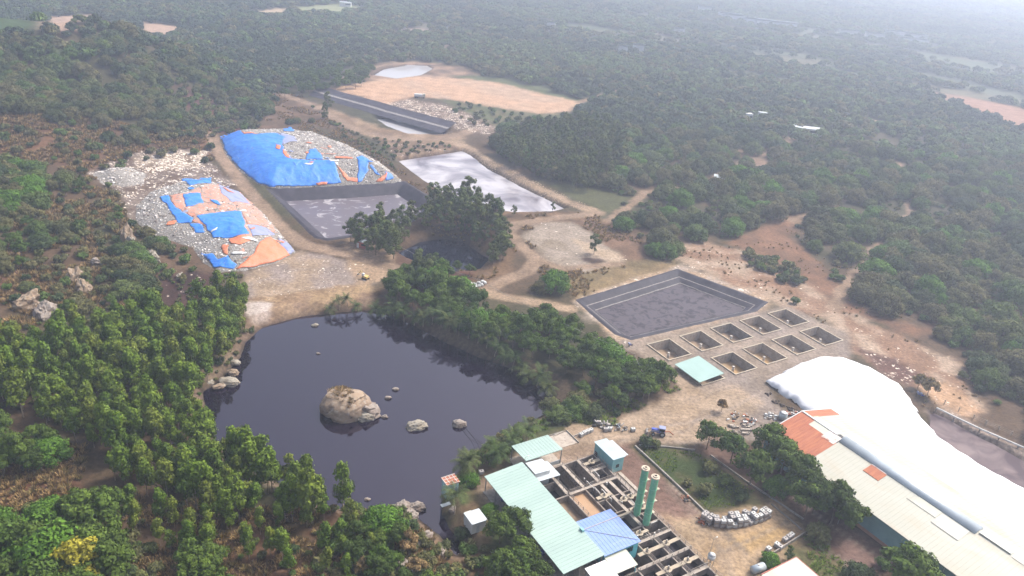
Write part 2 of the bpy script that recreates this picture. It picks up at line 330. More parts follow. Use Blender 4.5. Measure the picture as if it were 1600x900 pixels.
def ground_mat():
    m, n, l, p = newmat('ground'); p.inputs['Roughness'].default_value = .95
    p.inputs['Specular IOR Level'].default_value = .2
    a = n.new('ShaderNodeVertexColor'); a.layer_name = 'Col'
    tc = n.new('ShaderNodeTexCoord'); v = tc.outputs['Object']
    t1 = noise_node(n, l, .9, 6, v, .7); t2 = noise_node(n, l, .13, 4, v)
    g = ramp(n, l, t1.outputs['Fac'], .3, .72, (.50, .48, .46), (1.45, 1.45, 1.45))
    g2 = ramp(n, l, t2.outputs['Fac'], .35, .65, (.80, .78, .75), (1.16, 1.16, 1.19))
    o = mixn(n, l, 1.0, a.outputs[0], g.outputs[0], 'MULTIPLY'); o = mixn(n, l, 1.0, o, g2.outputs[0], 'MULTIPLY')
    # pale stones and scraps where the speckle attribute says so
    vo = n.new('ShaderNodeTexVoronoi'); vo.inputs['Scale'].default_value = 1.5; l.new(v, vo.inputs['Vector'])
    sep = n.new('ShaderNodeSeparateColor'); l.new(vo.outputs['Color'], sep.inputs[0])
    tm = noise_node(n, l, .25, 3, v)
    ml = n.new('ShaderNodeMath'); ml.operation = 'MULTIPLY'; l.new(sep.outputs[0], ml.inputs[0]); l.new(tm.outputs['Fac'], ml.inputs[1])
    ad = n.new('ShaderNodeMath'); ad.operation = 'MULTIPLY_ADD'; l.new(a.outputs[1], ad.inputs[0]); ad.inputs[1].default_value = .5; l.new(ml.outputs[0], ad.inputs[2])
    th = ramp(n, l, ad.outputs[0], .60, .68, (0, 0, 0), (1, 1, 1))
    mm = n.new('ShaderNodeMath'); mm.operation = 'MULTIPLY'; l.new(th.outputs[0], mm.inputs[0])
    gt = n.new('ShaderNodeMath'); gt.operation = 'GREATER_THAN'; gt.inputs[1].default_value = .02; l.new(a.outputs[1], gt.inputs[0]); l.new(gt.outputs[0], mm.inputs[1])
    pale = mixn(n, l, sep.outputs[1], (.72, .62, .50), (.55, .50, .45))
    o = mixn(n, l, mm.outputs[0], o, pale)
    l.new(o, p.inputs['Base Color'])
    b = n.new('ShaderNodeBump'); b.inputs['Strength'].default_value = .5; b.inputs['Distance'].default_value = .35
    l.new(t1.outputs['Fac'], b.inputs['Height']); l.new(b.outputs[0], p.inputs['Normal'])
    return m
def leaf_mat(name, c1, c2, c3):
    m, n, l, p = newmat(name); p.inputs['Roughness'].default_value = .75; p.inputs['Specular IOR Level'].default_value = .15
    a = n.new('ShaderNodeVertexColor'); a.layer_name = 'lv'
    sep = n.new('ShaderNodeSeparateColor'); l.new(a.outputs[0], sep.inputs[0])
    oi = n.new('ShaderNodeObjectInfo')
    r = ramp(n, l, oi.outputs['Random'], 0, 1, c1, c3); r.color_ramp.interpolation = 'EASE'; r.color_ramp.elements.new(.5).color = (*c2, 1)
    g = ramp(n, l, sep.outputs[0], 0, 1, (.42, .44, .48), (1.75, 1.7, 1.4))
    o = mixn(n, l, 1.0, r.outputs[0], g.outputs[0], 'MULTIPLY')
    l.new(o, p.inputs['Base Color'])
    tr = n.new('ShaderNodeBsdfTranslucent'); l.new(o, tr.inputs[0]); mx = n.new('ShaderNodeMixShader'); mx.inputs[0].default_value = .14
    l.new(p.outputs[0], mx.inputs[1]); l.new(tr.outputs[0], mx.inputs[2]); l.new(mx.outputs[0], n['Material Output'].inputs[0])
    return m
def water_mat(name, col, rough, foam=None, fscale=.08, flo=.5, fhi=.6, wave=.03, stretch=(1, 1, 1), ior=1.33, spec=.5):
    m, n, l, p = newmat(name); p.inputs['Roughness'].default_value = rough; p.inputs['IOR'].default_value = ior; p.inputs['Specular IOR Level'].default_value = spec; p.inputs['Specular Tint'].default_value = (1.0, .90, 1.0, 1)
    tc = n.new('ShaderNodeTexCoord'); v = tc.outputs['Object']; out = None
    if foam:
        mp = n.new('ShaderNodeMapping'); mp.inputs['Scale'].default_value = stretch; l.new(v, mp.inputs[0])
        t = noise_node(n, l, fscale, 6, mp.outputs[0], .55); t.inputs['Distortion'].default_value = 1.2
        r = ramp(n, l, t.outputs['Fac'], flo, fhi, col, foam); l.new(r.outputs[0], p.inputs['Base Color'])
    else: p.inputs['Base Color'].default_value = (*col, 1)
    t2 = noise_node(n, l, .5, 3, v); b = n.new('ShaderNodeBump'); b.inputs['Strength'].default_value = wave; b.inputs['Distance'].default_value = .1
    l.new(t2.outputs['Fac'], b.inputs['Height']); l.new(b.outputs[0], p.inputs['Normal'])
    return m
GM = ground_mat()
MT = {}
def D(name, *a, **k): MT[name] = mat(name, *a, **k)
D('liner_old', (0.044, 0.0424, 0.056), .5, (0.076, 0.072, 0.088), .25, bump=.3, bscale=1.2)
D('liner', (0.0272, 0.0248, 0.0344), .65, (0.048, 0.044, 0.056), .25, bump=.3, bscale=1.2)
D('liner_pale', (.24, .22, .21), .8, (.15, .14, .14), .8)
D('concrete', (0.303, 0.277, 0.246), .9, (0.206, 0.179, 0.152), .5, dirt=(0.152, 0.125, 0.107))
D('concrete_rim', (0.398, 0.337, 0.253), .9, (0.321, 0.26, 0.191), .8)
D('concrete_pale', (0.391, 0.336, 0.282), .9, (0.297, 0.25, 0.203), .5, dirt=(0.219, 0.18, 0.149))
D('plant_concrete', (0.272, 0.231, 0.197), .9, (0.184, 0.15, 0.122), .45, dirt=(0.109, 0.0888, 0.0748))
D('floor_mud', (.27, .19, .12), .9, (.17, .125, .09), .4)
D('floor_orange', (.42, .25, .10), .9, (.22, .16, .10), .25, lo=.35)
D('mint', (0.314, 0.418, 0.371), .5, (0.282, 0.381, 0.345), .15, stretch=(.3, 1.5, 1), dirt=(0.273, 0.366, 0.334))
D('mint_tank', (0.26, 0.385, 0.354), .5, (0.239, 0.354, 0.322), .2)
D('white_roof', (0.443, 0.477, 0.489), .5, (0.385, 0.426, 0.449), .3)
D('pale_blue_roof', (0.358, 0.454, 0.49), .5, (0.316, 0.406, 0.447), .3)
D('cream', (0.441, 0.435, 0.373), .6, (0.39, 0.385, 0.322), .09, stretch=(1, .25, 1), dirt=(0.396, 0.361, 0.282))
D('cream_far', (0.361, 0.361, 0.32), .6, (0.315, 0.315, 0.274), .09, stretch=(1, .25, 1), dirt=(0.32, 0.291, 0.233))  # the roof cream again, darkened to put the far slope's shade into its colour
D('roof_patch', (0.519, 0.519, 0.469), .6, (0.444, 0.418, 0.355), .5)
D('cream_lean', (0.467, 0.467, 0.385), .6, (0.408, 0.408, 0.338), .3)
D('rust', (.33, .10, .05), .8, (.42, .155, .07), .5, stretch=(.22, 2.4, 1), lo=.35, hi=.7, dirt=(.26, .08, .045))
D('white_rust', (0.592, 0.528, 0.48), .7, (0.304, 0.112, 0.064), .5, lo=.5, hi=.62)
D('galv', (0.428, 0.474, 0.505), .4, (0.352, 0.398, 0.428), .3, metal=.2)
D('teal_wall', (0.198, 0.423, 0.432), .7, (0.153, 0.351, 0.369), .4, dirt=(0.27, 0.378, 0.36))
D('ware_wall', (.20, .34, .34), .7, (.15, .27, .28), .3)
D('teal_bright', (0.136, 0.51, 0.561), .6)
D('blue_roof', (.19, .285, .56), .5, (.16, .25, .50), .2, stretch=(.3, 2, 1), dirt=(.24, .31, .50))
D('dark', (.025, .025, .028), .7)
D('dark_brown', (.07, .05, .04), .9, (.04, .03, .025), .8)
D('glass', (.03, .045, .05), .15)
D('tower', (.16, .44, .27), .6, (.12, .36, .22), .5, dirt=(.24, .40, .29))
D('tower_cap', (0.527, 0.459, 0.357), .8, (0.34, 0.272, 0.204), 1.2)
D('steel', (.36, .34, .32), .5, metal=.4)
D('rail', (0.35, 0.315, 0.28), .6, (0.231, 0.175, 0.14), .8)
D('pipe_white', (0.576, 0.56, 0.528), .5)
D('tote_plastic', (0.557, 0.564, 0.549), .5, (0.466, 0.466, 0.436), 1.0, dirt=(0.414, 0.376, 0.316))
D('tote_dirty', (.40, .37, .35), .6, (.25, .22, .21), .9, dirt=(.5, .48, .44))
D('tote_cage', (.30, .30, .32), .5, metal=.4)
D('wood', (.26, .19, .13), .9, (.17, .12, .08), 1.5)
D('bark', (.17, .125, .09), .95, (.11, .08, .06), 2)
D('pale_bark', (.34, .28, .22), .95, (.22, .17, .13), 2)
D('rock', (0.27, 0.199, 0.135), .9, (0.176, 0.122, 0.0844), .35, bump=.8, bscale=.9, dirt=(0.31, 0.27, 0.222))
D('rock_grey', (0.272, 0.233, 0.201), .9, (0.175, 0.136, 0.11), .3, bump=.8, bscale=.9, dirt=(0.13, 0.0909, 0.0648))
D('rock_pale', (0.288, 0.262, 0.218), .9, (0.201, 0.166, 0.118), .8, bump=.5, bscale=1.5)
D('waste', (0.173, 0.156, 0.139), .95, (0.305, 0.293, 0.272), 1.4, bump=1.0, bscale=1.8, lo=.45, hi=.62, dirt=(0.1, 0.0798, 0.0665))
D('white_tarp', (0.739, 0.739, 0.748), .45, (0.707, 0.707, 0.723), .2, bump=.25, bscale=.35)
D('blue_tarp', (0.0197, 0.157, 0.582), .5, (0.0275, 0.204, 0.629), .25, bump=.9, bscale=.8, dirt=(0.0787, 0.22, 0.519))
D('faded_tarp', (0.192, 0.232, 0.4), .6, (0.256, 0.264, 0.368), .3, bump=.9, bscale=.8)
D('orange_tarp', (0.559, 0.156, 0.0585), .55, (0.507, 0.176, 0.0849), .3, bump=.9, bscale=.8, dirt=(0.403, 0.196, 0.13))
D('torn_orange', (0.49, 0.204, 0.129), .7, (0.286, 0.224, 0.19), .55, bump=.7, bscale=1.5, lo=.42, hi=.58)
D('sludge_brown', (.36, .22, .12), .5, (.32, .19, .10), .3)
D('blue_paint', (.04, .07, .42), .4, (.05, .09, .36), .8)
D('rubber', (.03, .03, .03), .9)
D('yellow_paint', (.55, .40, .14), .6)
D('white_paint', (0.598, 0.598, 0.59), .5, (0.524, 0.524, 0.509), .6)
D('red_paint', (.40, .10, .07), .6, (.30, .09, .07), .8)
D('kiosk_wall', (.42, .62, .68), .6)
D('skin', (.35, .2, .14), .6)
D('brick', (.38, .2, .14), .9)
D('cable', (.30, .29, .27), .6)
for k_ in ('liner', 'liner_pale'): MT[k_].node_tree.nodes['Principled BSDF'].inputs['Specular IOR Level'].default_value = .18
M_POND = water_mat('pond_water', (.006, .003, .010), .012, wave=.002, ior=1.8)
M_B = water_mat('foam_water', (.12, .105, .125), .15, (.42, .40, .42), .04, .34, .60, .01)
M_A = water_mat('grey_water', (.115, .10, .115), .25, (.34, .32, .33), .16, .56, .66, .01, (1, 1.2, 1), spec=.3)
M_D = water_mat('dark_water', (.006, .007, .016), .05, wave=.02)
M_E = water_mat('lake_water', (.35, .34, .35), .1, wave=.01)
M_MUD = water_mat('mud', (.080, .070, .080), .45, (.034, .029, .034), .34, .50, .60, .15, spec=.2)
M_PURP = water_mat('mud_pond', (.060, .040, .046), .5, (.17, .13, .125), .11, .38, .66, .25, spec=.2)
M_DARKW = water_mat('tank_water', (.035, .028, .03), .08)
LEAF = {'far_dark': leaf_mat('far_dark_leaf', (.046, .070, .042), (.060, .082, .046), (.054, .090, .044)),
        'far_light': leaf_mat('far_light_leaf', (.090, .130, .055), (.110, .145, .060), (.100, .155, .065)),
        'slim': leaf_mat('plantation_leaf', (.080, .138, .017), (.105, .160, .020), (.128, .160, .026)),
        'round': leaf_mat('dense_leaf', (.050, .078, .032), (.130, .122, .056), (.078, .136, .032)),
        'broad': leaf_mat('broad_leaf', (.056, .100, .018), (.082, .128, .022), (.050, .082, .018)),
        'bright': leaf_mat('bright_leaf', (.080, .170, .020), (.090, .180, .024), (.072, .150, .020)),
        'casu': leaf_mat('feathery_leaf', (.068, .104, .032), (.092, .120, .038), (.095, .112, .038)),
        'palm': leaf_mat('palm_leaf', (.045, .074, .022), (.060, .088, .028), (.075, .090, .032)),
        'yellow': leaf_mat('yellow_leaf', (.26, .24, .03), (.24, .22, .03), (.22, .22, .03)),
        'dry': leaf_mat('dry_leaf', (.20, .135, .075), (.24, .165, .085), (.15, .12, .055))}

# ------------------------------------------------------------------ mesh helpers
def link(name, me, parent=None, loc=None, rz=0):
    o = bpy.data.objects.new(name, me); COL.objects.link(o)
    if parent: o.parent = parent
    if loc is not None: o.location = loc
    if rz: o.rotation_euler = (0, 0, rz)
    return o
def tag(o, label=None, cat=None, group=None, kind=None):
    if label: o['label'] = label
    if cat: o['category'] = cat
    if group: o['group'] = group
    if kind: o['kind'] = kind
    return o
def thing(name, label, cat, loc, rz=0, group=None):
    return tag(link(name, None, None, loc, rz), label, cat, group)
def uvthing(name, label, cat, u, v, z=0, group=None):
    x, y = XY(u, v); return thing(name, label, cat, (x, y, z), GA, group)
def mesh(name, V, F, m, smooth=False):
    me = bpy.data.meshes.new(name); me.from_pydata([tuple(map(float, q)) for q in V], [], F); me.materials.append(m)
    if smooth: me.shade_smooth()
    return me
class MB:
    def __init__(s, o=(0, 0, 0)): s.V = []; s.F = []; s.o = o
    def add(s, vs, fs):
        k = len(s.V); s.V += [(a-s.o[0], b-s.o[1], c-s.o[2]) for a, b, c in vs]; s.F += [tuple(i+k for i in f) for f in fs]; return s
    def hexa(s, v8): return s.add(v8, [(0, 3, 2, 1), (4, 5, 6, 7), (0, 1, 5, 4), (1, 2, 6, 5), (2, 3, 7, 6), (3, 0, 4, 7)])
    def box(s, x0, x1, y0, y1, z0, z1):
        return s.hexa([(x0, y0, z0), (x1, y0, z0), (x1, y1, z0), (x0, y1, z0), (x0, y0, z1), (x1, y0, z1), (x1, y1, z1), (x0, y1, z1)])
    def roof(s, x0, x1, y0, y1, za, zb, t=.12, axis='x'):     # slab sloping from za to zb along an axis
        z = [za, zb, zb, za] if axis == 'x' else [za, za, zb, zb]
        xy = [(x0, y0), (x1, y0), (x1, y1), (x0, y1)]
        return s.hexa([(*q, h-t) for q, h in zip(xy, z)]+[(*q, h) for q, h in zip(xy, z)])
    def tube(s, p0, p1, r0, r1=None, n=10, caps=True):
        r1 = r0 if r1 is None else r1; a = Vector(p0); b = Vector(p1); d = (b-a).normalized()
        x = d.orthogonal().normalized(); y = d.cross(x); vs = []
        for c, r in ((a, r0), (b, r1)):
            for k in range(n):
                t = 2*math.pi*k/n; q = c+x*(r*math.cos(t))+y*(r*math.sin(t)); vs.append(tuple(q))
        fs = [(k, (k+1) % n, n+(k+1) % n, n+k) for k in range(n)]
        if caps: fs += [tuple(range(n-1, -1, -1)), tuple(range(n, 2*n))]
        return s.add(vs, fs)
    def path(s, pts, r, n=6):
        for a, b in zip(pts[:-1], pts[1:]): s.tube(a, b, r, r, n)
        return s
    def ring(s, c, ro, ri, z0, z1, n=20):
        vs = []
        for r, z in ((ro, z0), (ro, z1), (ri, z1), (ri, z0)):
            vs += [(c[0]+r*math.cos(2*math.pi*k/n), c[1]+r*math.sin(2*math.pi*k/n), z) for k in range(n)]
        fs = []
        for j in range(4):
            for k in range(n): fs.append((j*n+k, j*n+(k+1) % n, ((j+1) % 4)*n+(k+1) % n, ((j+1) % 4)*n+k))
        return s.add(vs, fs)
    def me(s, name, m, smooth=False): return mesh(name, s.V, s.F, m, smooth)
    def build(s, name, m, parent=None, smooth=False, bevel=0, **k):
        me = s.me(name, m, smooth)
        if bevel:
            bm = bmesh.new(); bm.from_mesh(me); bmesh.ops.bevel(bm, geom=bm.edges[:], offset=bevel, segments=2, affect='EDGES'); bm.to_mesh(me); bm.free()
        return link(name, me, parent, **k)
def fill(poly, res, holes=(), jit=.25, edge=None):   # triangulated filled polygon: points, triangles
    B = densify(np.asarray(poly, float), edge or res); pts = [tuple(q) for q in B]; n = len(pts)
    ed = [(i, (i+1) % n) for i in range(n)]
    for h in holes:
        hb = densify(np.asarray(h, float), edge or res); k = len(pts); pts += [tuple(q) for q in hb]
        ed += [(k+i, k+(i+1) % len(hb)) for i in range(len(hb))]
    lo, hi = B.min(0), B.max(0)
    X, Y = np.meshgrid(np.arange(lo[0], hi[0], res), np.arange(lo[1], hi[1], res)); X = X.ravel(); Y = Y.ravel()
    X = X+rng.uniform(-jit, jit, X.shape)*res; Y = Y+rng.uniform(-jit, jit, Y.shape)*res
    d = sdist(B, X, Y, 5); ok = d < -res*.4
    for h in holes: ok &= sdist(h, X, Y, 5) > res*.4
    pts += list(zip(X[ok].tolist(), Y[ok].tolist()))
    v, _, f, *_r = delaunay_2d_cdt([Vector(p) for p in pts], ed, [], 1, 1e-4)
    V = np.array([tuple(p) for p in v]); F = [tuple(t) for t in f]
    if holes:
        c = np.array([V[list(t)].mean(0) for t in F]); bad = np.zeros(len(F), bool)
        for h in holes: bad |= inpoly(c[:, 0], c[:, 1], h)
        F = [t for t, b in zip(F, bad) if not b]
    return V, F
def colored(me, cols, alpha=None, name='Col'):
    a = me.color_attributes.new(name, 'FLOAT_COLOR', 'POINT')
    d = np.ones((len(me.vertices), 4), np.float32); d[:, :3] = cols
    if alpha is not None: d[:, 3] = alpha
    a.data.foreach_set('color', d.ravel())
def sheet(name, poly, res, zf, m, holes=(), parent=None, smooth=True, edge=None):
    V, F = fill(poly, res, holes, edge=edge); z = zf(V[:, 0], V[:, 1])
    return link(name, mesh(name, np.column_stack([V, z]), F, m, smooth), parent), V

# ------------------------------------------------------------------ ground objects
q = (np.arange(len(ys)-1)[:, None]*NX+np.arange(NX-1)[None]).ravel()
quads = np.stack([q, q+1, q+NX+1, q+NX], 1)
kf = GK[:-1, :-1].ravel()
far_f = gy[q] > 1500
kf = np.where(far_f, 0, kf)
for ci, cn in enumerate(CLS):
    fs = quads[kf == ci]
    if not len(fs): continue
    us, inv = np.unique(fs, return_inverse=True); inv = inv.reshape(fs.shape)
    me = bpy.data.meshes.new(cn); me.vertices.add(len(us)); me.vertices.foreach_set('co', np.stack([gx, gy, gz], 1)[us].astype(np.float32).ravel())
    me.loops.add(inv.size); me.loops.foreach_set('vertex_index', inv.astype(np.int32).ravel())
    me.polygons.add(len(inv)); me.polygons.foreach_set('loop_start', np.arange(0, inv.size, 4, dtype=np.int32))
    me.update(calc_edges=True); me.validate()
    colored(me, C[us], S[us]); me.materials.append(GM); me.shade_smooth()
    tag(link(cn, me), kind='structure')
for P, hl in ((YARD_T, [uvpoly([(u-.35, v-.35), (u+TW+.35, v-.35), (u+TW+.35, v+TL+.35), (u-.35, v+TL+.35)]) for u, v in TANKS]), (YARD_P, [uvpoly(BLOCK)])):
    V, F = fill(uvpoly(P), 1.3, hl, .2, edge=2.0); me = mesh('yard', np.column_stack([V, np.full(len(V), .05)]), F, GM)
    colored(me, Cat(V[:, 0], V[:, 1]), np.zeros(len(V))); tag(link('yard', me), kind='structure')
def water(name, P, lv, m, grow=.8, res=6):
    V, F = fill(offset(P, grow), res); tag(link(name, mesh(name, np.column_stack([V, np.full(len(V), lv)]), F, m)), kind='structure')
water('pond_water', POND, -3, M_POND, 1.6); water('foam_water', POND_B, -2, M_B, 1.5); water('dark_water', POND_D, -5, M_D, 1.5)
water('lake_water', POND_E, -1, M_E, 2); water('channel_water', POND_C, -2, M_E, 1); water('mud', MUD, -1.0, M_PURP, 1)

# ------------------------------------------------------------------ haze
hz = MB().box(-9500, 9500, -400, 10500, -30, 150)
hm = bpy.data.materials.new('haze'); hm.use_nodes = True; hn = hm.node_tree.nodes; hn.remove(hn['Principled BSDF'])
pv = hn.new('ShaderNodeVolumePrincipled'); pv.inputs['Color'].default_value = (*HAZE_COLOR, 1); pv.inputs['Density'].default_value = HAZE_DENSITY
pv.inputs['Anisotropy'].default_value = HAZE_G
hm.node_tree.links.new(pv.outputs[0], hn['Material Output'].inputs['Volume'])
tag(hz.build('haze', hm), kind='stuff')

# ------------------------------------------------------------------ lined basins
def basin(name, label, cat, rim, depth, run, lip=2.0, bench=None):
    c = rim.mean(0); root = thing(name, label, cat, (c[0], c[1], 0))
    P0 = densify(rim, 1.5); n = len(P0)
    def ringz(off, z, amp):
        Q = densify(rim, 1.5); Qo = offset(rim, off)
        out = []
        for i in range(len(rim)):
            a, b = rim[i], rim[(i+1) % len(rim)]; A2, B2 = Qo[i], Qo[(i+1) % len(rim)]
            k = max(1, int(np.hypot(*(b-a))/1.5))
            for j in range(k): out.append(A2+(B2-A2)*j/k)
        out = np.array(out); w = amp*fbm(out[:, 0], out[:, 1], 3, 2, 5)
        return [(x-c[0], y-c[1], z+h) for (x, y), h in zip(out, w)]
    prof = [(lip, -.15, .1), (lip*.45, .35, .15), (0, .15, .12)]
    if bench: prof += [(-run*.35, -depth*.45, .12), (-run*.5, -depth*.5, .1), (-run, -depth, .1)]
    else: prof += [(-run*.5, -depth*.5, .12), (-run, -depth, .1)]
    R = [ringz(*p) for p in prof]; V = [q for r in R for q in r]
    F = [(k*n+i, k*n+(i+1) % n, (k+1)*n+(i+1) % n, (k+1)*n+i) for k in range(len(R)-1) for i in range(n)]
    li = link('liner', mesh('liner', V, F, MT['liner'], True), root)
    if bench:
        A2, B2 = ringz(-run*.365, -depth*.45+.08, .1), ringz(-run*.45, -depth*.485+.08, .1)
        link('bench_strip', mesh('bench_strip', A2+B2, [(i, (i+1) % n, n+(i+1) % n, n+i) for i in range(n)], MT['liner_pale'], True), root)
        A2, B2 = ringz(-run*.86, -depth*.85+.12, .16), ringz(-run*.93, -depth*.93+.12, .16)
        link('bench_strip', mesh('bench_strip', A2+B2, [(i, (i+1) % n, n+(i+1) % n, n+i) for i in range(n)], MT['liner_pale'], True), root)
    return root
basin('lined_basin', 'grey plastic lined basin holding dark mud beside the rows of concrete tanks', 'basin', RIM_F, 3.0, 5.2, bench=True)
water('basin_mud', offset(RIM_F, -5.0), -2.85, M_MUD, .5)
basin('lined_basin', 'grey lined basin of pale scummy water below the tarped waste heap', 'basin', RIM_A, 4.5, 6.5)
water('basin_water', offset(RIM_A, -5.8), -4.0, M_A, .5)
# the long sloped black liner of the upper channel
P = march([(482,149),(501,141),(713,199),(690,209)]); c = P.mean(0)
def lz(x, y):
    d = segd(x, y, P[0], P[3]); return ZB(x, y)+.15+.16*d+.08*fbm(x, y, 5, 2, 8)
root = thing('liner_slope', 'long dark plastic lined bank beside the upper channel', 'basin liner', (0, 0, 0))
sheet('liner', ccw(P), 3, lz, MT['liner'], parent=root)
a, b = P[0]*.55+P[1]*.45, P[3]*.55+P[2]*.45; nrm = np.array([-(b-a)[1], (b-a)[0]])/np.hypot(*(b-a))
sheet('bench_strip', ccw(np.array([a-nrm*1.2, b-nrm*1.2, b+nrm*1.2, a+nrm*1.2])), 3, lambda x, y: lz(x, y)+.12, MT['liner_pale'], parent=root)

# ------------------------------------------------------------------ waste heaps, tarpaulins
def heapfn(P, h, w, seed, amp=.5, plateau=.0):
    def f(x, y):
        d = -sdist(P, x, y, 60); t = np.clip(d/w, 0, 1)
        s = t*(1.6-.6*t) if plateau else t*t*(3-2*t)
        return np.where(d > 0, h*np.minimum(s, 1)+amp*np.clip(d/3, 0, 1)*fbm(x, y, 6, 4, seed)+plateau*np.clip((d-w)/25, 0, 1), -.2)
    return f
HA = W([(343,219),(352,241),(374,267),(404,289),(424,294),(520,291),(617,286),(630,284),(603,262),(560,238),(505,219),(440,211),(385,211),(356,213)])
HB = W([(212,322),(235,300),(285,284),(330,284),(375,301),(410,331),(440,366),(463,394),(430,412),(380,424),(345,426),(318,412),(300,387),(240,367),(212,347)])
HC = W([(140,272),(165,262),(205,262),(230,272),(225,288),(195,292),(160,288)])
fa = heapfn(HA, 8.0, 15, 12, .55, 1.6); fb = heapfn(HB, 6.0, 17, 22, .6, .8); fc = heapfn(HC, 3.0, 8, 32, .5)
SA = lambda x, y: ZB(x, y)+fa(x, y); SB = lambda x, y: ZB(x, y)+fb(x, y); SC = lambda x, y: ZB(x, y)+fc(x, y)
for P, s, lab in ((HA, SA, 'flat topped grey waste heap half covered by a huge blue sheet'), (HB, SB, 'lower grey waste heap patched with blue and orange sheets'), (HC, SC, 'small bare grey debris mound at the foot of the hill')):
    o, _ = sheet('waste_heap', P, 1.1, s, MT['waste']); tag(o, lab, 'waste heap')
TARPS = []
def drape(px, s, m, name, label, cat='tarpaulin', off=.16, res=.7, rag=.6, wr=.2, poly=None, hem=None):
    P = W(px, 0, s) if poly is None else ccw(poly); B = densify(P, 1.2)
    B = B+rag*np.stack([fbm(B[:, 0], B[:, 1], 2.2, 2, 3), fbm(B[:, 0], B[:, 1], 2.2, 2, 13)], 1)
    if m in (TO, FD): off = .03 if 'wide torn' in label else .10
    TARPS.append((B, m))
    def zf(x, y): return s(x, y)+off+wr*fbm(x+y*.4, y*.5, 1.8, 3, 71)+wr*1.2*np.abs(fbm(x*.5-y, y+x*.3, 4.0, 2, 33))
    o, _ = sheet(name, B, res, zf, m, edge=9); md = o.modifiers.new('cloth', 'SOLIDIFY'); md.thickness = .04
    return tag(o, label, cat)
BL, OR, FD, TO = (MT[k] for k in ('blue_tarp', 'orange_tarp', 'faded_tarp', 'torn_orange'))
drape([(344,214),(360,206),(378,207),(400,210),(430,208),(445,214),(440,226),(445,238),(458,249),(478,250),(500,250),(523,252),(528,270),(533,287),(480,291),(424,292),(404,287),(376,264),(353,238)], SA, BL, 'blue_tarpaulin', 'huge bright blue sheet covering the near side of the upper waste heap')
drape([(478,249),(484,234),(492,233),(503,243),(504,249)], SA, BL, 'blue_tarpaulin', 'small blue sheet poking up above the huge blue sheet', off=.2)
drape([(557,246),(566,244),(576,250),(575,266),(566,283),(558,285),(560,265)], SA, BL, 'blue_tarpaulin', 'narrow curved blue strip between bare grey waste and orange scraps')
drape([(602,268),(610,271),(615,279),(603,283)], SA, BL, 'blue_tarpaulin', 'small blue corner sheet at the right tip of the upper heap')
drape([(444,199),(456,199),(460,206),(443,205)], SA, BL, 'blue_tarpaulin', 'tiny blue patch on the top of the upper heap')
drape([(438,208),(460,214),(465,221),(452,222),(442,226)], SA, FD, 'blue_tarpaulin', 'faded torn blue scrap on the plateau of the upper heap')
drape([(523,253),(530,262),(546,277),(558,280),(558,285),(543,285),(536,276)], SA, OR, 'orange_tarpaulin', 'thin orange strip right of the huge blue sheet', rag=.6)
drape([(590,281),(601,274),(604,268),(606,276),(598,284),(586,285)], SA, OR, 'orange_tarpaulin', 'curved orange strip near the right tip of the upper heap', rag=.3)
drape([(431,226),(438,228),(437,234),(431,233)], SA, OR, 'orange_tarpaulin', 'small orange scrap within the huge blue sheet', off=.3)
drape([(442,233),(447,238),(455,248),(448,247),(442,240)], SA, OR, 'orange_tarpaulin', 'thin orange scrap along the grey hollow of the upper heap', off=.3)
drape([(378,206),(398,209),(402,211),(382,210)], SA, OR, 'orange_tarpaulin', 'thin orange edge at the far corner of the huge blue sheet', off=.3)
drape([(523,245),(550,246),(552,248),(523,248)], SA, OR, 'orange_tarpaulin', 'straight thin orange edge on the plateau of the upper heap', off=.25)
drape([(493,286),(512,285),(510,290),(496,291)], SA, OR, 'orange_tarpaulin', 'small orange patch at the bottom hem of the huge blue sheet', off=.3)
drape([(268,306),(290,302),(322,290),(345,287),(385,306),(412,336),(428,357),(430,368),(392,371),(340,374),(322,356),(288,342)], SB, TO, 'orange_tarpaulin', 'wide torn faded orange sheet under the blue pieces of the lower heap', rag=1.2)
drape([(248,309),(263,306),(268,318),(285,332),(302,341),(300,349),(278,349),(268,332)], SB, BL, 'blue_tarpaulin', 'narrow slanting blue sheet on the left of the lower heap')
drape([(306,338),(376,331),(388,366),(362,372),(334,372),(318,350)], SB, BL, 'blue_tarpaulin', 'large flat blue sheet in the middle of the lower heap')
drape([(286,304),(312,302),(318,318),(290,324)], SB, BL, 'blue_tarpaulin', 'square blue sheet above the slanting blue sheet on the lower heap')
drape([(284,280),(330,278),(328,287),(296,290)], SB, BL, 'blue_tarpaulin', 'blue strip along the top of the lower heap')
drape([(315,396),(330,398),(340,406),(356,400),(364,408),(372,414),(366,421),(334,421)], SB, BL, 'blue_tarpaulin', 'crumpled blue sheet at the bottom of the lower heap', rag=.8, wr=.3)
drape([(298,350),(312,350),(320,362),(304,362)], SB, BL, 'blue_tarpaulin', 'torn blue end left of the large flat blue sheet', rag=.8, off=.1)
drape([(340,285),(356,290),(378,304),(392,320),(362,316),(346,302)], SB, FD, 'faded_tarpaulin', 'faded blue sheet along the right edge of the lower heap')
drape([(387,351),(412,354),(425,362),(432,368),(395,370)], SB, FD, 'faded_tarpaulin', 'grey blue sheet between the two orange sheets on the lower heap')
drape([(434,371),(450,380),(461,394),(450,398),(440,384)], SB, FD, 'faded_tarpaulin', 'grey blue strip outside the bright orange sheet')
drape([(424,371),(440,384),(453,399),(430,410),(395,418),(368,422),(382,410),(397,396),(402,384)], SB, OR, 'orange_tarpaulin', 'large bright orange sheet at the bottom corner of the lower heap', rag=.3)
drape([(376,330),(398,323),(412,336),(420,350),(428,357),(400,351),(386,350)], SB, TO, 'orange_tarpaulin', 'pale orange sheet against the track on the lower heap')
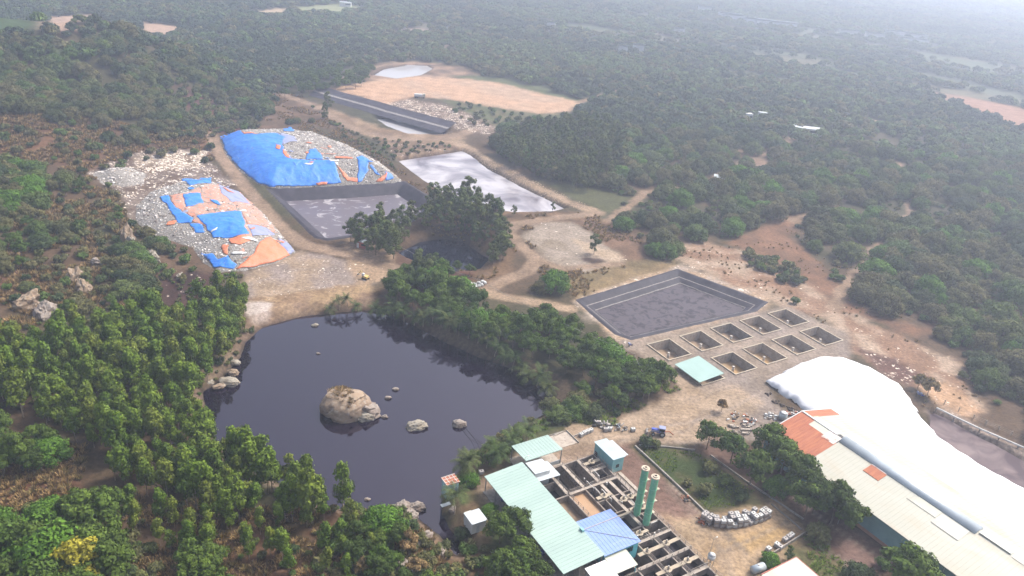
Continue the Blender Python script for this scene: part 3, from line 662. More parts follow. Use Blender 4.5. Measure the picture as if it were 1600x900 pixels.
drape([(286,325),(302,323),(324,323),(318,336),(296,337)], SB, TO, 'orange_tarpaulin', 'torn orange sheet below the square blue sheet', rag=.7)
drape([(318,288),(330,290),(342,300),(350,312),(360,318),(330,319),(312,314),(312,304)], SB, TO, 'orange_tarpaulin', 'torn orange sheet beside the faded blue sheet on top of the lower heap', rag=.8)
drape([(265,306),(285,305),(288,322),(284,331),(268,318)], SB, TO, 'orange_tarpaulin', 'ragged orange scrap between two blue sheets on the lower heap', rag=.9)
drape([(358,374),(395,370),(394,375),(375,382),(360,382)], SB, OR, 'orange_tarpaulin', 'slim orange strip under the large flat blue sheet', rag=.5)
drape([(346,383),(356,384),(355,399),(348,398)], SB, OR, 'orange_tarpaulin', 'small orange scrap above the crumpled blue sheet', rag=.6)
q_ = random.Random(77)
for k in range(46):
    if k < 30: px, py, s_, hp = q_.uniform(262, 440), q_.uniform(285, 415), SB, 'lower'
    else: px, py, s_, hp = q_.uniform(430, 600), q_.uniform(205, 275), SA, 'upper'
    P_ = march([(px, py)], 0, s_)[0]; d_ = sdist(HB if hp == 'lower' else HA, P_[:1], P_[1:])[0]
    if d_ > -3: continue
    a_ = q_.uniform(0, 6.28); L_ = q_.uniform(1.0, 3.6); w_ = q_.uniform(.4, 1.3); e1 = np.array([math.cos(a_), math.sin(a_)]); e2 = np.array([-e1[1], e1[0]])
    col_ = q_.choice(['orange', 'orange', 'blue', 'white']); m_ = {'orange': OR if q_.random() < .5 else TO, 'blue': BL if q_.random() < .6 else FD, 'white': MT['white_paint']}[col_]
    drape(None, s_, m_, 'plastic_scrap', f'small torn {col_} plastic scrap lying loose on the {hp} waste heap', 'plastic scrap', off=.3, res=.5, rag=.7, wr=.25, poly=np.array([P_-e1*L_-e2*w_, P_+e1*L_*q_.uniform(.4, 1)-e2*w_*.6, P_+e1*L_+e2*w_*q_.uniform(.3, 1), P_-e1*L_*.5+e2*w_]))['group'] = f'loose {col_} scraps on the {hp} heap'
# white sheet over its stockpile
WT = ccw(uvpoly([(180.5,128.5),(189.5,129.8),(201,131.6),(210,131.6),(217,128),(221,119),(221,108),(216,101.5),(210.5,94),(205.5,84),(204.5,72),(206,60),(207,40),(206,24),(180.8,24),(180.8,108)]))
fw = heapfn(WT, 1.9, 3.0, 52, .55, .2); SW = lambda x, y: ZB(x, y)+fw(x, y)
drape(None, SW, MT['white_tarp'], 'white_tarpaulin', 'vast white sheet over a stockpile behind the long warehouse', poly=WT, rag=1.4, wr=.26, off=.25, res=1.3)
for k, (px, py) in enumerate([(1200,617),(1212,627),(1224,634),(1236,640),(1248,646)]):
    x, y = march([(px, py)])[0]; b = MB(); r = random.Random(k)
    for _ in range(9):
        dx, dy = r.uniform(-1.2, 1.2), r.uniform(-.8, .8); s = r.uniform(.2, .5); b.tube((dx, dy, 0), (dx+r.uniform(-.2, .2), dy, s), s, s*.5, 6)
    tag(b.build('sandbag_heap', MT['dark_brown'], loc=(x, y, Z(x, y)), rz=k), 'dark clods and sacks weighing down the left hem of the white sheet', 'weight', 'weights along the white sheet')

# ------------------------------------------------------------------ concrete tanks
nm = ['leftmost', 'second from the left', 'third from the left', 'fourth from the left', 'rightmost']
for k, (u, v) in enumerate(TANKS):
    row = 'back row by the mud basin' if k < 5 else 'front row'
    lab = f'open sunk concrete tank, {nm[k % 5]} in the {row}'
    if k == 5: lab = 'sunk concrete tank under the mint roof, leftmost of the front row'
    t = uvthing('concrete_tank', lab, 'tank', u, v)
    w = .35; dk = MT['concrete_pale'] if k not in (2, 6) else MT['concrete']
    b = MB().box(-w, TW+w, -w, 0, -3.4, .32).box(-w, TW+w, TL, TL+w, -3.4, .32).box(-w, 0, 0, TL, -3.4, .32).box(TW, TW+w, 0, TL, -3.4, .32); b.build('wall', dk, t)
    b = MB(); e = .02
    b.box(-w-e, TW+w+e, -w-e, e, .325, .40).box(-w-e, TW+w+e, TL-e, TL+w+e, .325, .40).box(-w-e, e, e, TL-e, .325, .40).box(TW-e, TW+w+e, e, TL-e, .325, .40); b.build('rim', MT['concrete_rim'], t)
    MB().box(0, TW, 0, TL, -3.4, -3.1).build('floor', MT['floor_orange'] if k in (6, 7) else MT['floor_mud'], t)
    p = MB().tube((TW*.52, TL*.5, -3.1), (TW*.52, TL*.5, -1.1), .42, .42, 12); p.build('outlet_pipe', MT['pipe_white'], t, True)
    MB().ring((TW*.52, TL*.5), .5, .36, -1.35, -1.02, 12).build('pipe_collar', MT['concrete_pale'], t)
t = uvthing('tank_roof', 'flat mint green roof on short posts over the leftmost front tank', 'roof', 159.4, 135.2)
MB().roof(0, 10.1, 0, 11.3, 1.7, 2.4, .14).build('roof_panel', MT['mint_tank'], t)
for x, y, h in ((.4, .3, 1.6), (9.7, .3, 2.3), (.4, 11, 1.6), (9.7, 11, 2.3)): MB().tube((x, y, 0), (x, y, h-.12), .09).build('post', MT['steel'], t)

# ------------------------------------------------------------------ long warehouse
u0, u1, v0, v1, ur = 152.0, 179.6, 18.0, 104.0, 166.2; EH, RH = 6.2, 9.3
t = uvthing('warehouse', 'long cream roofed warehouse with a rusty end and teal walls', 'warehouse', u0, v0)
o = (u0, v0, 0)
b = MB(o).box(u0+.5, u0+.75, v0+.5, 76, 0, EH-.15).box(u0+.5, u0+.75, 83, v1-.5, 0, EH-.15).box(u1-.75, u1-.5, v0+.5, v1-.5, 0, EH-.15)
for vv in (v0+.5, v1-.75):
    b.add([(u0+.75, vv, 0), (u1-.75, vv, 0), (u1-.75, vv, EH-.2), (ur, vv, RH-.35), (u0+.75, vv, EH-.2), (u0+.75, vv+.25, 0), (u1-.75, vv+.25, 0), (u1-.75, vv+.25, EH-.2), (ur, vv+.25, RH-.35), (u0+.75, vv+.25, EH-.2)],
          [(0, 1, 2, 3, 4), (9, 8, 7, 6, 5), (0, 5, 6, 1), (1, 6, 7, 2), (4, 9, 5, 0)])
b.box(u0+.5, u0+.75, 76, 83, 4.4, EH-.15)
wl_ = b.build('wall', MT['ware_wall'], t)
MB(o).box(u0+.4, u0+.85, v0+.4, 76, 0, .9).build('wall_base', MT['brick'], wl_)
MB(o).box(u0+4, u0+4.1, 75, 84, 0, 4.4).build('doorway', MT['dark'], wl_)  # dark panel set back in the opening, its colour standing for the unlit inside
sl = (RH-EH)/(ur-u0); sr = (RH-EH)/(u1-ur)
def zl(u): return EH+(u-u0)*sl
def zr(u): return EH+(u1-u)*sr
vA = 90.6
def slab(ua, ub, va, vb, fz, lift, th): return MB(o).hexa([(ua, va, fz(ua)+lift-th), (ub, va, fz(ub)+lift-th), (ub, vb, fz(ub)+lift-th), (ua, vb, fz(ua)+lift-th), (ua, va, fz(ua)+lift), (ub, va, fz(ub)+lift), (ub, vb, fz(ub)+lift), (ua, vb, fz(ua)+lift)])
def rib(name, ua, ub, va, vb, fz, lift, m, parent, step=1.05):   # roof sheet with raised seams running down the slope
    b = slab(ua, ub, va, vb, fz, lift, .12); n = int((vb-va)/step)
    for k in range(1, n):
        vv = va+k*(vb-va)/n; b.hexa([(ua, vv-.05, fz(ua)+lift-.02), (ub, vv-.05, fz(ub)+lift-.02), (ub, vv+.05, fz(ub)+lift-.02), (ua, vv+.05, fz(ua)+lift-.02), (ua, vv-.03, fz(ua)+lift+.03), (ub, vv-.03, fz(ub)+lift+.03), (ub, vv+.03, fz(ub)+lift+.03), (ua, vv+.03, fz(ua)+lift+.03)])
    return b.build(name, m, parent)
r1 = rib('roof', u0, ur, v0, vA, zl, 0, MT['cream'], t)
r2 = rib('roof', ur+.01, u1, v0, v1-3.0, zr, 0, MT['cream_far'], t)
rib('rusty_roof', u0, ur-2.6, vA+.01, v1, zl, .0, MT['rust'], t, .8)
rib('rusty_roof', ur-2.59, ur, 99.6, v1, zl, .0, MT['rust'], t, .8)
rib('roof_sheet', ur-2.59, ur, 94.6, 99.59, zl, .02, MT['cream_lean'], t)
rib('roof_sheet', ur-3.6, ur-.2, vA+.2, 94.59, zl, .06, MT['white_rust'], t)
rib('rusty_roof', ur+.01, u1, v1-2.99, v1, zr, .0, MT['rust'], t, .8)
slab(ur+.6, ur+3.0, 92.5, 101, zr, .12, .08).build('roof_sheet', MT['cream_lean'], t)
slab(ur-.1, ur+1.3, 90.9, 92.4, zr, .03, .06).build('roof_hole_shade', MT['dark'], t)  # dark sheet on the roof, the shade of a hole put into its colour
for f, a, bb in ((zl, u0, ur), (zr, ur, u1)): slab(a, bb, v1, v1+.25, f, .12, .4).build('gable_trim', MT['white_paint'], t)
MB(o).box(ur-.25, ur+.25, 92.5, v1, RH-.02, RH+.16).build('ridge_cap', MT['white_paint'], t)
n = 9; V = []; F = []
for vv in (54.0, 90.5):
    V += [(ur+1.75*math.cos(math.pi*k/n), vv, RH-.55+1.45*math.sin(math.pi*k/n)) for k in range(n+1)]
F = [(k, k+1, n+2+k, n+1+k) for k in range(n)]+[tuple(range(n, -1, -1)), tuple(range(n+1, 2*n+2)), (0, n+1, 2*n+1, n)]
MB(o).add(V, F).build('ridge_vent', MT['galv'], t, True)
slab(ur-5.1, ur-2.0, 76.2, 80.6, zl, .12, .06).build('rusty_patch', MT['rust'], t)
slab(ur-1.98, ur-1.0, 76.4, 80.6, zl, .14, .06).build('roof_patch', MT['white_rust'], t)
slab(ur-6, ur-2.1, 55.0, 61.5, zl, .12, .06).build('roof_patch', MT['roof_patch'], t)
slab(ur-4.3, ur-1.9, 61.7, 67.5, zl, .10, .06).build('roof_patch', MT['cream_lean'], t)
slab(ur-.9, ur+.6, 46.5, 53.6, lambda u: RH, .16, .1).build('roof_patch', MT['roof_patch'], t)
slab(ur-6.2, ur-6.05, 55, 61.5, zl, .15, .06).build('roof_seam', MT['steel'], t)
slab(ur-1.3, ur-1.15, 30, 46, zl, .12, .06).build('roof_seam', MT['steel'], t)
slab(ur-4.45, ur-4.32, 61.7, 69, zl, .12, .06).build('roof_seam', MT['steel'], t)
MB(o).roof(u0-3.6, u0+.45, 75.5, 82, 3.6, 4.5, .1).build('canopy', MT['white_paint'], t)
MB(o).tube((u0-3.4, 75.7, 0), (u0-3.4, 75.7, 3.55), .08).build('canopy_post', MT['steel'], t)
MB(o).tube((u0-.2, 75.2, 0), (u0-.2, 75.2, 5.7), .08).build('downpipe', MT['white_paint'], t)
MB(o).tube((u0+.3, 52.5, 0), (u0+.3, 52.5, 5.7), .08).build('downpipe', MT['white_paint'], t)
# cream building at the lower right corner of the picture
t = uvthing('corner_building', 'building with plain pale cream roof and brown edge at the bottom of the yard', 'building', 115.5, 50)
MB().box(.4, 10.4, .4, 20, 0, 3.7).build('wall', MT['teal_wall'], t)
MB().hexa([(0, 0, 3.7), (10.9, 0, 3.9), (10.9, 20.5, 3.9), (0, 20.5, 3.7), (0, 0, 3.85), (10.9, 0, 4.05), (10.9, 20.5, 4.05), (0, 20.5, 3.85)]).build('roof', MT['cream'], t)
MB().box(10.9, 11.05, 0, 20.5, 3.6, 4.1).box(0, 11.05, 20.5, 20.65, 3.6, 4.08).build('roof_trim', MT['red_paint'], t)

# ------------------------------------------------------------------ treatment plant
def ribbed(b, x0, x1, y0, y1, za, zb, axis='x', step=.9):
    n = int(((y1-y0) if axis == 'x' else (x1-x0))/step)
    for k in range(1, n):
        if axis == 'x': y = y0+k*(y1-y0)/n; b.hexa([(x0, y-.04, za-.03), (x1, y-.04, zb-.03), (x1, y+.04, zb-.03), (x0, y+.04, za-.03), (x0, y-.025, za+.035), (x1, y-.025, zb+.035), (x1, y+.025, zb+.035), (x0, y+.025, za+.035)])
        else: x = x0+k*(x1-x0)/n; b.hexa([(x-.04, y0, za-.03), (x+.04, y0, za-.03), (x+.04, y1, zb-.03), (x-.04, y1, zb-.03), (x-.025, y0, za+.035), (x+.025, y0, za+.035), (x+.025, y1, zb+.035), (x-.025, y1, zb+.035)])
    return b
t = uvthing('shelter_building', 'long open sided shelter with a mint green roof beside the treatment basins', 'shelter', 77.2, 89)
ribbed(MB().roof(0, 10.5, 0, 33.4, 4.6, 5.3, .14), 0, 10.5, 0, 33.4, 4.6, 5.3).build('roof', MT['mint'], t)
b = MB(); [b.box(0, 10.5, k*1.1, k*1.1+.05, 0, .01) for k in ()]
for k in range(8):
    MB().box(.2, .38, .3+k*4.65, .48+k*4.65, 0, 4.45).build('post', MT['steel'], t); MB().box(10.0, 10.18, .3+k*4.65, .48+k*4.65, 0, 5.1).build('post', MT['steel'], t)
MB().box(5, 5.2, 1, 33, 0, 4.4).build('inner_wall', MT['concrete_pale'], t)
MB().box(-.2, 10.4, .2, 33.2, .06, .2).build('floor_slab', MT['concrete'], t)
for k in range(5):
    tag(MB().tube((0, 0, 0), (0, 0, 1.3), .5, .5, 12).tube((0, 0, 1.3), (0, 0, 1.55), .5, .15, 12).build('drum', MT['white_paint' if k % 2 else 'blue_paint'], None, True, loc=(*XY(79+k*.2, 99+k*4.6), .2)), f'{"white" if k % 2 else "blue"} drum standing under the open left side of the mint shelter', 'drum', 'drums under the mint shelter')
t = uvthing('canopy_shed', 'square mint green canopy on four posts at the pond end of the plant', 'canopy', 89.2, 122.9)
ribbed(MB().roof(0, 11, 0, 7, 4.7, 4.35, .14, 'y'), 0, 11, 0, 7, 4.7, 4.35, 'y').build('roof', MT['mint'], t)
for x, y in ((.2, .2), (10.8, .2), (.2, 6.8), (10.8, 6.8)): MB().box(x-.1, x+.1, y-.1, y+.1, 0, 4.25).build('post', MT['steel'], t)
MB().box(-.3, 11.3, -.3, 7.3, .06, .16).build('floor_slab', MT['concrete_pale'], t)
MB().box(.3, 10.7, .3, .42, .16, 1.2).build('low_wall', MT['galv'], t)
t = uvthing('concrete_ramp', 'pale concrete slab with a low kerb behind the mint canopy', 'slab', 101, 128)
MB().box(0, 8.2, .1, 5.6, 0, .18).build('slab', MT['concrete_pale'], t); MB().box(0, 8.4, 5.6, 5.8, 0, .5).build('kerb', MT['concrete'], t); MB().box(8.2, 8.4, 0, 5.6, 0, .5).build('kerb', MT['concrete'], t)
t = uvthing('white_roof_hut', 'small white roofed hut joined to the side of the mint shelter', 'hut', 88.8, 116.6)
MB().box(.1, 4.4, 1.5, 5.6, 0, 4.0).build('wall', MT['white_paint'], t)
MB().roof(0, 4.9, 1.4, 6.0, 4.45, 4.15, .12).build('roof', MT['white_roof'], t)
MB().roof(.3, 6.6, 0, 5.9, 3.2, 2.95, .1).build('lower_roof', MT['white_roof'], t)
[MB().box(6.3, 6.45, y, y+.15, 0, 2.85).build('post', MT['steel'], t) for y in (.2, 5.5)]
t = uvthing('teal_hut', 'teal walled hut with a flat pale blue roof at the head of the basins', 'hut', 109.5, 114.1)
MB().box(.2, 3.7, .2, 7.8, 0, 4.2).build('wall', MT['teal_wall'], t)
MB().roof(0, 4.0, 0, 8.1, 4.5, 4.35, .14).build('roof', MT['pale_blue_roof'], t)
MB().roof(4.0, 5.4, .6, 7.2, 4.1, 3.9, .1).build('side_roof', MT['white_roof'], t)
MB().box(-.02, .2, 6.3, 7.3, 0, 2.1).build('door', MT['dark'], t)
MB().box(1.4, 2.4, .14, .2, 1.4, 2.4).build('window', MT['glass'], t)
t = uvthing('blue_roof_building', 'block with a light blue roof standing over the treatment basins', 'building', 87.7, 89.0)
MB().box(.3, 9.6, .3, 10.6, 0, 4.6).build('wall', MT['teal_bright'], t)
ribbed(MB().roof(0, 10.0, 0, 8.0, 4.75, 5.1, .12, 'y'), 0, 10, 0, 8, 4.75, 5.1, 'y').build('roof', MT['blue_roof'], t); ribbed(MB().roof(0, 10.0, 8.12, 11.0, 5.1, 4.9, .12, 'y'), 0, 10, 8.12, 11, 5.1, 4.9, 'y').build('roof', MT['blue_roof'], t)
MB().box(-.1, 10.1, 7.95, 8.17, 5.08, 5.2).build('ridge_gutter', MT['steel'], t)
MB().tube((.2, 8.0, 5.15), (9.6, .6, 4.9), .05).build('roof_pipe', MT['steel'], t)
MB().box(-.6, .0, 7.4, 8.5, 4.9, 5.8).build('vent_box', MT['teal_wall'], t)
for k in range(4): MB().box(6.1+k*.55, 6.5+k*.55, .22, .3, 2.6, 3.9).build('window', MT['glass'], t)
t = uvthing('cream_lean_to', 'low cream roofed lean-to against the blue roofed block', 'lean-to', 87.9, 84.9)
MB().roof(0, 5.8, 0, 4.4, 3.5, 4.1, .12, 'y').build('roof', MT['cream_lean'], t)
for x, y in ((.2, .2), (5.5, .2), (5.5, 4)): MB().box(x, x+.15, y, y+.15, 0, 3.4).build('post', MT['teal_bright'], t)
MB().box(.2, 3.5, 3.9, 4.05, 0, 3.7).build('wall', MT['teal_wall'], t)
t = uvthing('white_lean_to', 'white roofed lean-to below the end of the mint shelter', 'lean-to', 82.5, 76)
MB().roof(0, 5.4, 0, 12.8, 3.2, 3.9, .12, 'y').build('roof', MT['white_tarp'], t)
for x, y in ((.2, .2), (5, .2), (.2, 12.4)): MB().box(x, x+.15, y, y+.15, 0, 3.2).build('post', MT['steel'], t)
MB().box(.3, 5, 12.3, 12.45, 0, 3.6).build('wall', MT['white_paint'], t)
# the basin block: floor, walls, liquids, walkways, rails
B0, B1, C0, C1, TOP = 87.75, 109.35, 72.0, 121.5, 1.15
t = uvthing('treatment_basins', 'concrete grid of open treatment basins with walkways and rails', 'basins', B0, C0); o = (B0, C0, 0)
MB(o).box(B0, B1, C0, C1, -3.6, -3.3).build('floor', MT['dark_brown'], t)
b = MB(o); w = .38
def wallv(u, a, c, th=w, z1=TOP, z0=-3.3): b.box(u-th/2, u+th/2, a, c, z0, z1)
def wallu(v, a, c, th=w, z1=TOP-.004, z0=-3.3): b.box(a, c, v-th/2, v+th/2, z0, z1)
for u in (B0+.19, 94.4, 99.3, 103.9, B1-.19): wallv(u, C0, C1)
for v in (C0+.2, 79.2, 85.2, 91.4, 95.4, 111.4, C1-.2): wallu(v, B0+.4, B1-.4)
for v in (116.0, 106.4, 101.2, 98.6): wallu(v, 104.1, B1-.4, .3)
for v in (106.2, 101.4): wallu(v, 99.5, 103.7, .3)
wallu(116.8, B0+.4, 94.2, .3); wallv(106.5, 95.6, 111.2, .25, TOP-.02); wallv(101.6, 101.6, 111.2, .25, TOP-.02)
for v in (88.4, 82.2, 76): wallu(v, 99.5, 103.7, .3)
b.build('wall', MT['plant_concrete'], t)
def liquid(name, a, c, d, e, z, m): MB(o).box(a, c, d, e, z-.1, z).build(name, m, t)
liquid('brown_sludge', 94.6, 99.1, 95.6, 111.2, .25, MT['sludge_brown']); liquid('brown_sludge', B0+.4, 94.2, 95.6, 111.2, -.6, MT['floor_mud'])
liquid('green_water', 99.5, 101.4, 101.6, 111.2, -.4, MT['dark_brown'])
for a, c, d, e, z in ((B0+.4, 94.2, 111.6, 121.3, -1.5), (99.5, 103.7, 111.6, 121.3, -3.0), (94.6, 99.1, 111.6, 121.3, -3.0), (104.1, 109.1, 111.6, 121.3, -.8), (B0+.4, 94.2, 72.4, 85, -1.0), (94.6, 99.1, 79.4, 85, -.9), (99.5, 103.7, 79.4, 85, -.8), (104.1, 109.1, 72.4, 91.2, -.7), (99.5, 103.7, 85.4, 111.2, -1.2), (104.1, 109.1, 95.6, 111.2, -.9)):
    liquid('basin_liquid', a, c, d, e, z, M_DARKW if rnd.random() < .6 else MT['dark_brown'])
b = MB(o)                                                        # baffle teeth along the big troughs
for k in range(11):
    v = 112.2+k*.82; b.box(99.05, 99.12, v, v+.4, .3, TOP-.03).box(93.9, 94.2, v, v+.4, .3, TOP-.03).box(98.8, 99.1, v, v+.35, -.6, .2)
b.build('baffle_row', MT['plant_concrete'], t)
for u, a, c in ((99.3, 111.6, 121.3), (94.4, 111.6, 121.3), (103.9, 95.6, 121.3), (106.5, 101.6, 111.2)):
    MB(o).box(u-.42, u+.42, a, c, TOP+.01, TOP+.12).build('walkway', MT['concrete_pale'], t)
for v in (111.4, 91.4, 85.2, 79.2, 116.0): MB(o).box(94.6 if v != 116.0 else 104.1, 109.1, v-.4, v+.4, TOP+.13, TOP+.24).build('walkway', MT['concrete_pale'], t)
def bridge(v, ua, ub, cs, d=.45):
    MB(o).box(ua, ub, v-d, v+d, TOP+.25, TOP+.45).build('bridge', MT['concrete_rim'], t)
    for u in cs:
        r = MB(o).ring((u, v), .85, .5, TOP+.3, TOP+.6, 16).build('mixer_ring', MT['concrete_rim'], t)
        MB(o).tube((u, v, TOP+.2), (u, v, TOP+1.5), .26, .18, 10).build('mixer_motor', MT['steel'], t)
bridge(88.3, 97, 109, (99.4, 105.0)); bridge(82.2, 97, 109, (100.2, 105.8)); bridge(75.8, 97, 109, (100.5, 106))
bridge(118.7, 104.1, 109.1, (106.6,)); bridge(107.0, 99.5, 104, (101.7,)); bridge(104.0, 104.1, 109.2, (105.3, 107.4), .3)
bridge(99.9, 99.5, 109, (105.0, 107.6), .3); bridge(93.4, 94.6, 104, (98.0, 101.5), .35)
def rail(p, q, z=TOP+.15, h=1.0):
    b = MB(o); n = max(1, int(math.dist(p, q)/1.8))
    for k in range(n+1):
        x = p[0]+(q[0]-p[0])*k/n; y = p[1]+(q[1]-p[1])*k/n; b.box(x-.05, x+.05, y-.05, y+.05, z, z+h)
    for hh in (.5, 1.0): b.tube((*p, z+hh*h), (*q, z+hh*h), .05, n=5)
    b.build('railing', MT['rail'], t)
for u in (94.4, 99.3, 103.9): rail((u, 111.7), (u, 121.2)); 
rail((103.9, 73), (103.9, 91.2)); rail((109.1, 73), (109.1, 98)); rail((99.3, 80), (99.3, 88)); rail((109.1, 99), (109.1, 121)); rail((94.6, 91.7), (109, 91.7)); rail((94.6, 111.7), (109, 111.7)); rail((94.4, 95.6), (94.4, 111.3)); rail((94.6, 84.8), (109, 84.8)); rail((104.2, 116.3), (109.1, 116.3)); rail((104.2, 79.4), (109.1, 79.4))
r = random.Random(5)
for k in range(26):                                               # pipes, valves and pumps over the small cells
    u = r.uniform(99.8, 108.6); v = r.choice([r.uniform(92, 98), r.uniform(99, 111), r.uniform(112, 117)])
    if k % 2: MB(o).tube((u, v, TOP-.2), (u, v, TOP+r.uniform(.3, .9)), .22, .2, 8).build('pump', MT['pipe_white' if r.random() < .4 else 'steel'], t)
    else:
        L = r.uniform(1.5, 4); MB(o).path([(u, v, TOP-.6), (u, v, TOP+.2), (u, v-L, TOP+.2), (u, v-L, TOP-.6)] if r.random() < .6 else [(u, v, TOP-.5), (u, v, TOP+.25), (min(109, u+L), v, TOP+.25)], .1).build('pipe', MT['rail' if r.random() < .5 else 'pipe_white'], t)
for k, (a, c) in enumerate([(110.1, 102.5), (111.6, 103.5)]):
    tag(MB().box(-.45, .45, 0, 11-k, .05, .45).build('concrete_beam', MT['concrete_pale'], loc=(*XY(a, c), 0), rz=GA), ['long pale beam next to the basin rails below the teal hut', 'long pale beam on the side nearer the brown driveway'][k], 'beam')
for k, (u, v, h) in enumerate([(*UVof(*march([(994.5, 804)], 1)[0]), 14.6), (*UVof(*march([(1009, 819)], 1)[0]), 14.8)]):
    t = uvthing('scrubber_tower', ['tall green column, the left one of the pair over the basins', 'tall green column, the right one of the pair over the basins'][k], 'tower', u, v, TOP)
    MB().tube((0, 0, 0), (0, 0, h-1.2), .8, .8, 20, False).build('shell', MT['tower'], t, True)
    MB().ring((0, 0), 1.0, .5, h-1.25, h-1.0, 20).build('top_flange', MT['tower_cap'], t); MB().ring((0, 0), .58, .3, h-1.0, h-.75, 16).build('vent_ring', MT['tower_cap'], t)
    MB().tube((0, 0, h-1.3), (0, 0, h-1.26), .75, .75, 16).build('top_plate', MT['dark'], t)
    for z in (3.4, 6.8, 10.2): MB().ring((0, 0), .88, .79, z, z+.18, 20).build('band', MT['tower'], t)
    b = MB()
    for s in (-.22, .22): b.tube((.95, s, 0), (.95, s, h-1.2), .03, n=5)
    for j in range(36): b.tube((.95, -.22, .3+j*.37), (.95, .22, .3+j*.37), .02, n=4)
    b.build('ladder', MT['rail'], t)
    b = MB(); rr = random.Random(k)
    b.path([(.5, .7, h-2), (.6, 1.0, h-2), (.6, 1.0, .2)], .12)
    for j in range(7): z = 1.5+j*1.7; b.box(.9, 1.5, -.6, .6, z, z+.18) if j % 2 else b.ring((1.3, .5), .3, .1, z, z+.25, 8)
    b.build('pipe_run', MT['tower_cap'], t)
t = uvthing('float_tank', 'white domed vessel on a frame at the right corner of the basins', 'tank', 110.6, 80.0)
MB().tube((0, 0, 2.2), (0, 0, 3.2), .85, .85, 14).tube((0, 0, 3.2), (0, 0, 3.6), .85, .25, 14).build('vessel', MT['white_paint'], t, True)
for a in range(4): MB().box(math.cos(a*1.57+.78)*.7-.06, math.cos(a*1.57+.78)*.7+.06, math.sin(a*1.57+.78)*.7-.06, math.sin(a*1.57+.78)*.7+.06, 0, 2.2).build('leg', MT['steel'], t)
def pole(u, v, h, label, z=0, arm=.8):
    t = uvthing('lamp_pole', label, 'lamp pole', u, v, z); MB().tube((0, 0, 0), (0, 0, h), .07, .04, 8).build('mast', MT['steel'], t); MB().tube((0, 0, h), (arm, 0, h+.1), .04).build('arm', MT['steel'], t); MB().box(arm-.1, arm+.35, -.1, .1, h+.03, h+.15).build('lamp_head', MT['white_paint'], t)
pole(111.8, 81.5, 6, 'slim lamp pole beside the white domed vessel'); pole(88.6, 122.6, 6.3, 'slim pole between the mint canopy and the mint shelter')
# pond side huts
t = uvthing('pond_kiosk', 'small pale blue kiosk on stilts with a rusty tiled roof at the pond edge', 'kiosk', 68, 123.7, -1.5)
MB().box(.15, 3.2, .15, 2.8, 1.2, 5.4).build('wall', MT['kiosk_wall'], t); rf = MB().roof(0, 3.5, 0, 3.1, 5.6, 5.5, .14).build('roof', MT['rust'], t)
b = MB()
for k in range(4): b.box(k*.9-.02, k*.9+.12, 0, 3.1, 5.61, 5.72)
for k in range(4): b.box(0, 3.5, k*1.0-.02, k*1.0+.1, 5.6, 5.69)
b.build('roof_batten', MT['white_rust'], rf)
MB().box(.8, 1.6, .1, .15, 2.6, 4.0).build('window', MT['glass'], t); MB().box(1.9, 2.8, .1, .15, 1.3, 4.2).build('door', MT['blue_paint'], t)
for x in (.2, 3.0):
    for y in (.2, 2.7): MB().box(x-.08, x+.08, y-.08, y+.08, -1.6, 1.2).build('stilt', MT['steel'], t)
MB().box(-1.8, .6, -1.5, -.5, .9, 1.05).build('gangway', MT['galv'], t)
t = uvthing('white_cabin', 'small white box cabin among the bushes near the pond outlet', 'cabin', 68.0, 111)
MB().box(0, 3.6, .1, 3.8, 0, 2.9).build('wall', MT['white_paint'], t); MB().roof(-.15, 3.8, -.1, 4.0, 3.1, 2.95, .12).build('roof', MT['white_roof'], t); MB().box(.3, 2.0, 4.0, 4.6, 0, 2.6).build('side_box', MT['cream'], t); MB().box(1.2, 1.9, .05, .1, 0, 2).build('door', MT['galv'], t)

# ------------------------------------------------------------------ totes
def proto_tote(kind):
    out = []
    me = MB().box(-.55, .55, -.46, .46, .16, 1.1).me('tank', MT[kind]); bm = bmesh.new(); bm.from_mesh(me)
    bmesh.ops.bevel(bm, geom=bm.edges[:], offset=.07, segments=2, affect='EDGES'); bm.to_mesh(me); bm.free(); out.append(('tank', me))
    b = MB()
    for x in np.linspace(-.6, .6, 5):
        for y in (-.5, .5): b.box(x-.012, x+.012, y-.012, y+.012, .14, 1.1)
    for y in np.linspace(-.25, .25, 3):
        for x in (-.6, .6): b.box(x-.012, x+.012, y-.012, y+.012, .14, 1.1)
    for z in (.6, 1.06): b.box(-.62, .62, -.52, -.48, z-.02, z+.02).box(-.62, .62, .48, .52, z-.02, z+.02).box(-.62, -.58, -.48, .48, z-.02, z+.02).box(.58, .62, -.48, .48, z-.02, z+.02)
    out.append(('cage', b.me('cage', MT['tote_cage'])))
    b = MB()
    for y in (-.5, -.1, .3): b.box(-.6, .6, y, y+.2, 0, .14)
    out.append(('pallet', b.me('pallet', MT['wood'])))
    out.append(('cap', MB().tube((0, 0, 1.09), (0, 0, 1.16), .17, .17, 12).me('cap', MT['dark'])))
    return out
TOTE = {k: proto_tote(k) for k in ('tote_plastic', 'tote_dirty')}
def tote(x, y, z, rz, label, group, clean=True):
    t = thing('liquid_tote', label, 'tote', (x, y, z), rz, group)
    for n_, me in TOTE['tote_plastic' if clean else 'tote_dirty']: link(n_, me, t)
cur = densify(march([(1098,812),(1112,820),(1135,822),(1165,819),(1190,811),(1203,803)]), .1, False)
L = np.r_[0, np.cumsum(np.hypot(*np.diff(cur, axis=0).T))]
def along(s): i = min(len(L)-2, int(np.searchsorted(L, s))); return cur[i], math.atan2(*(cur[i+1]-cur[i])[::-1])
n = int(L[-1]/1.42)
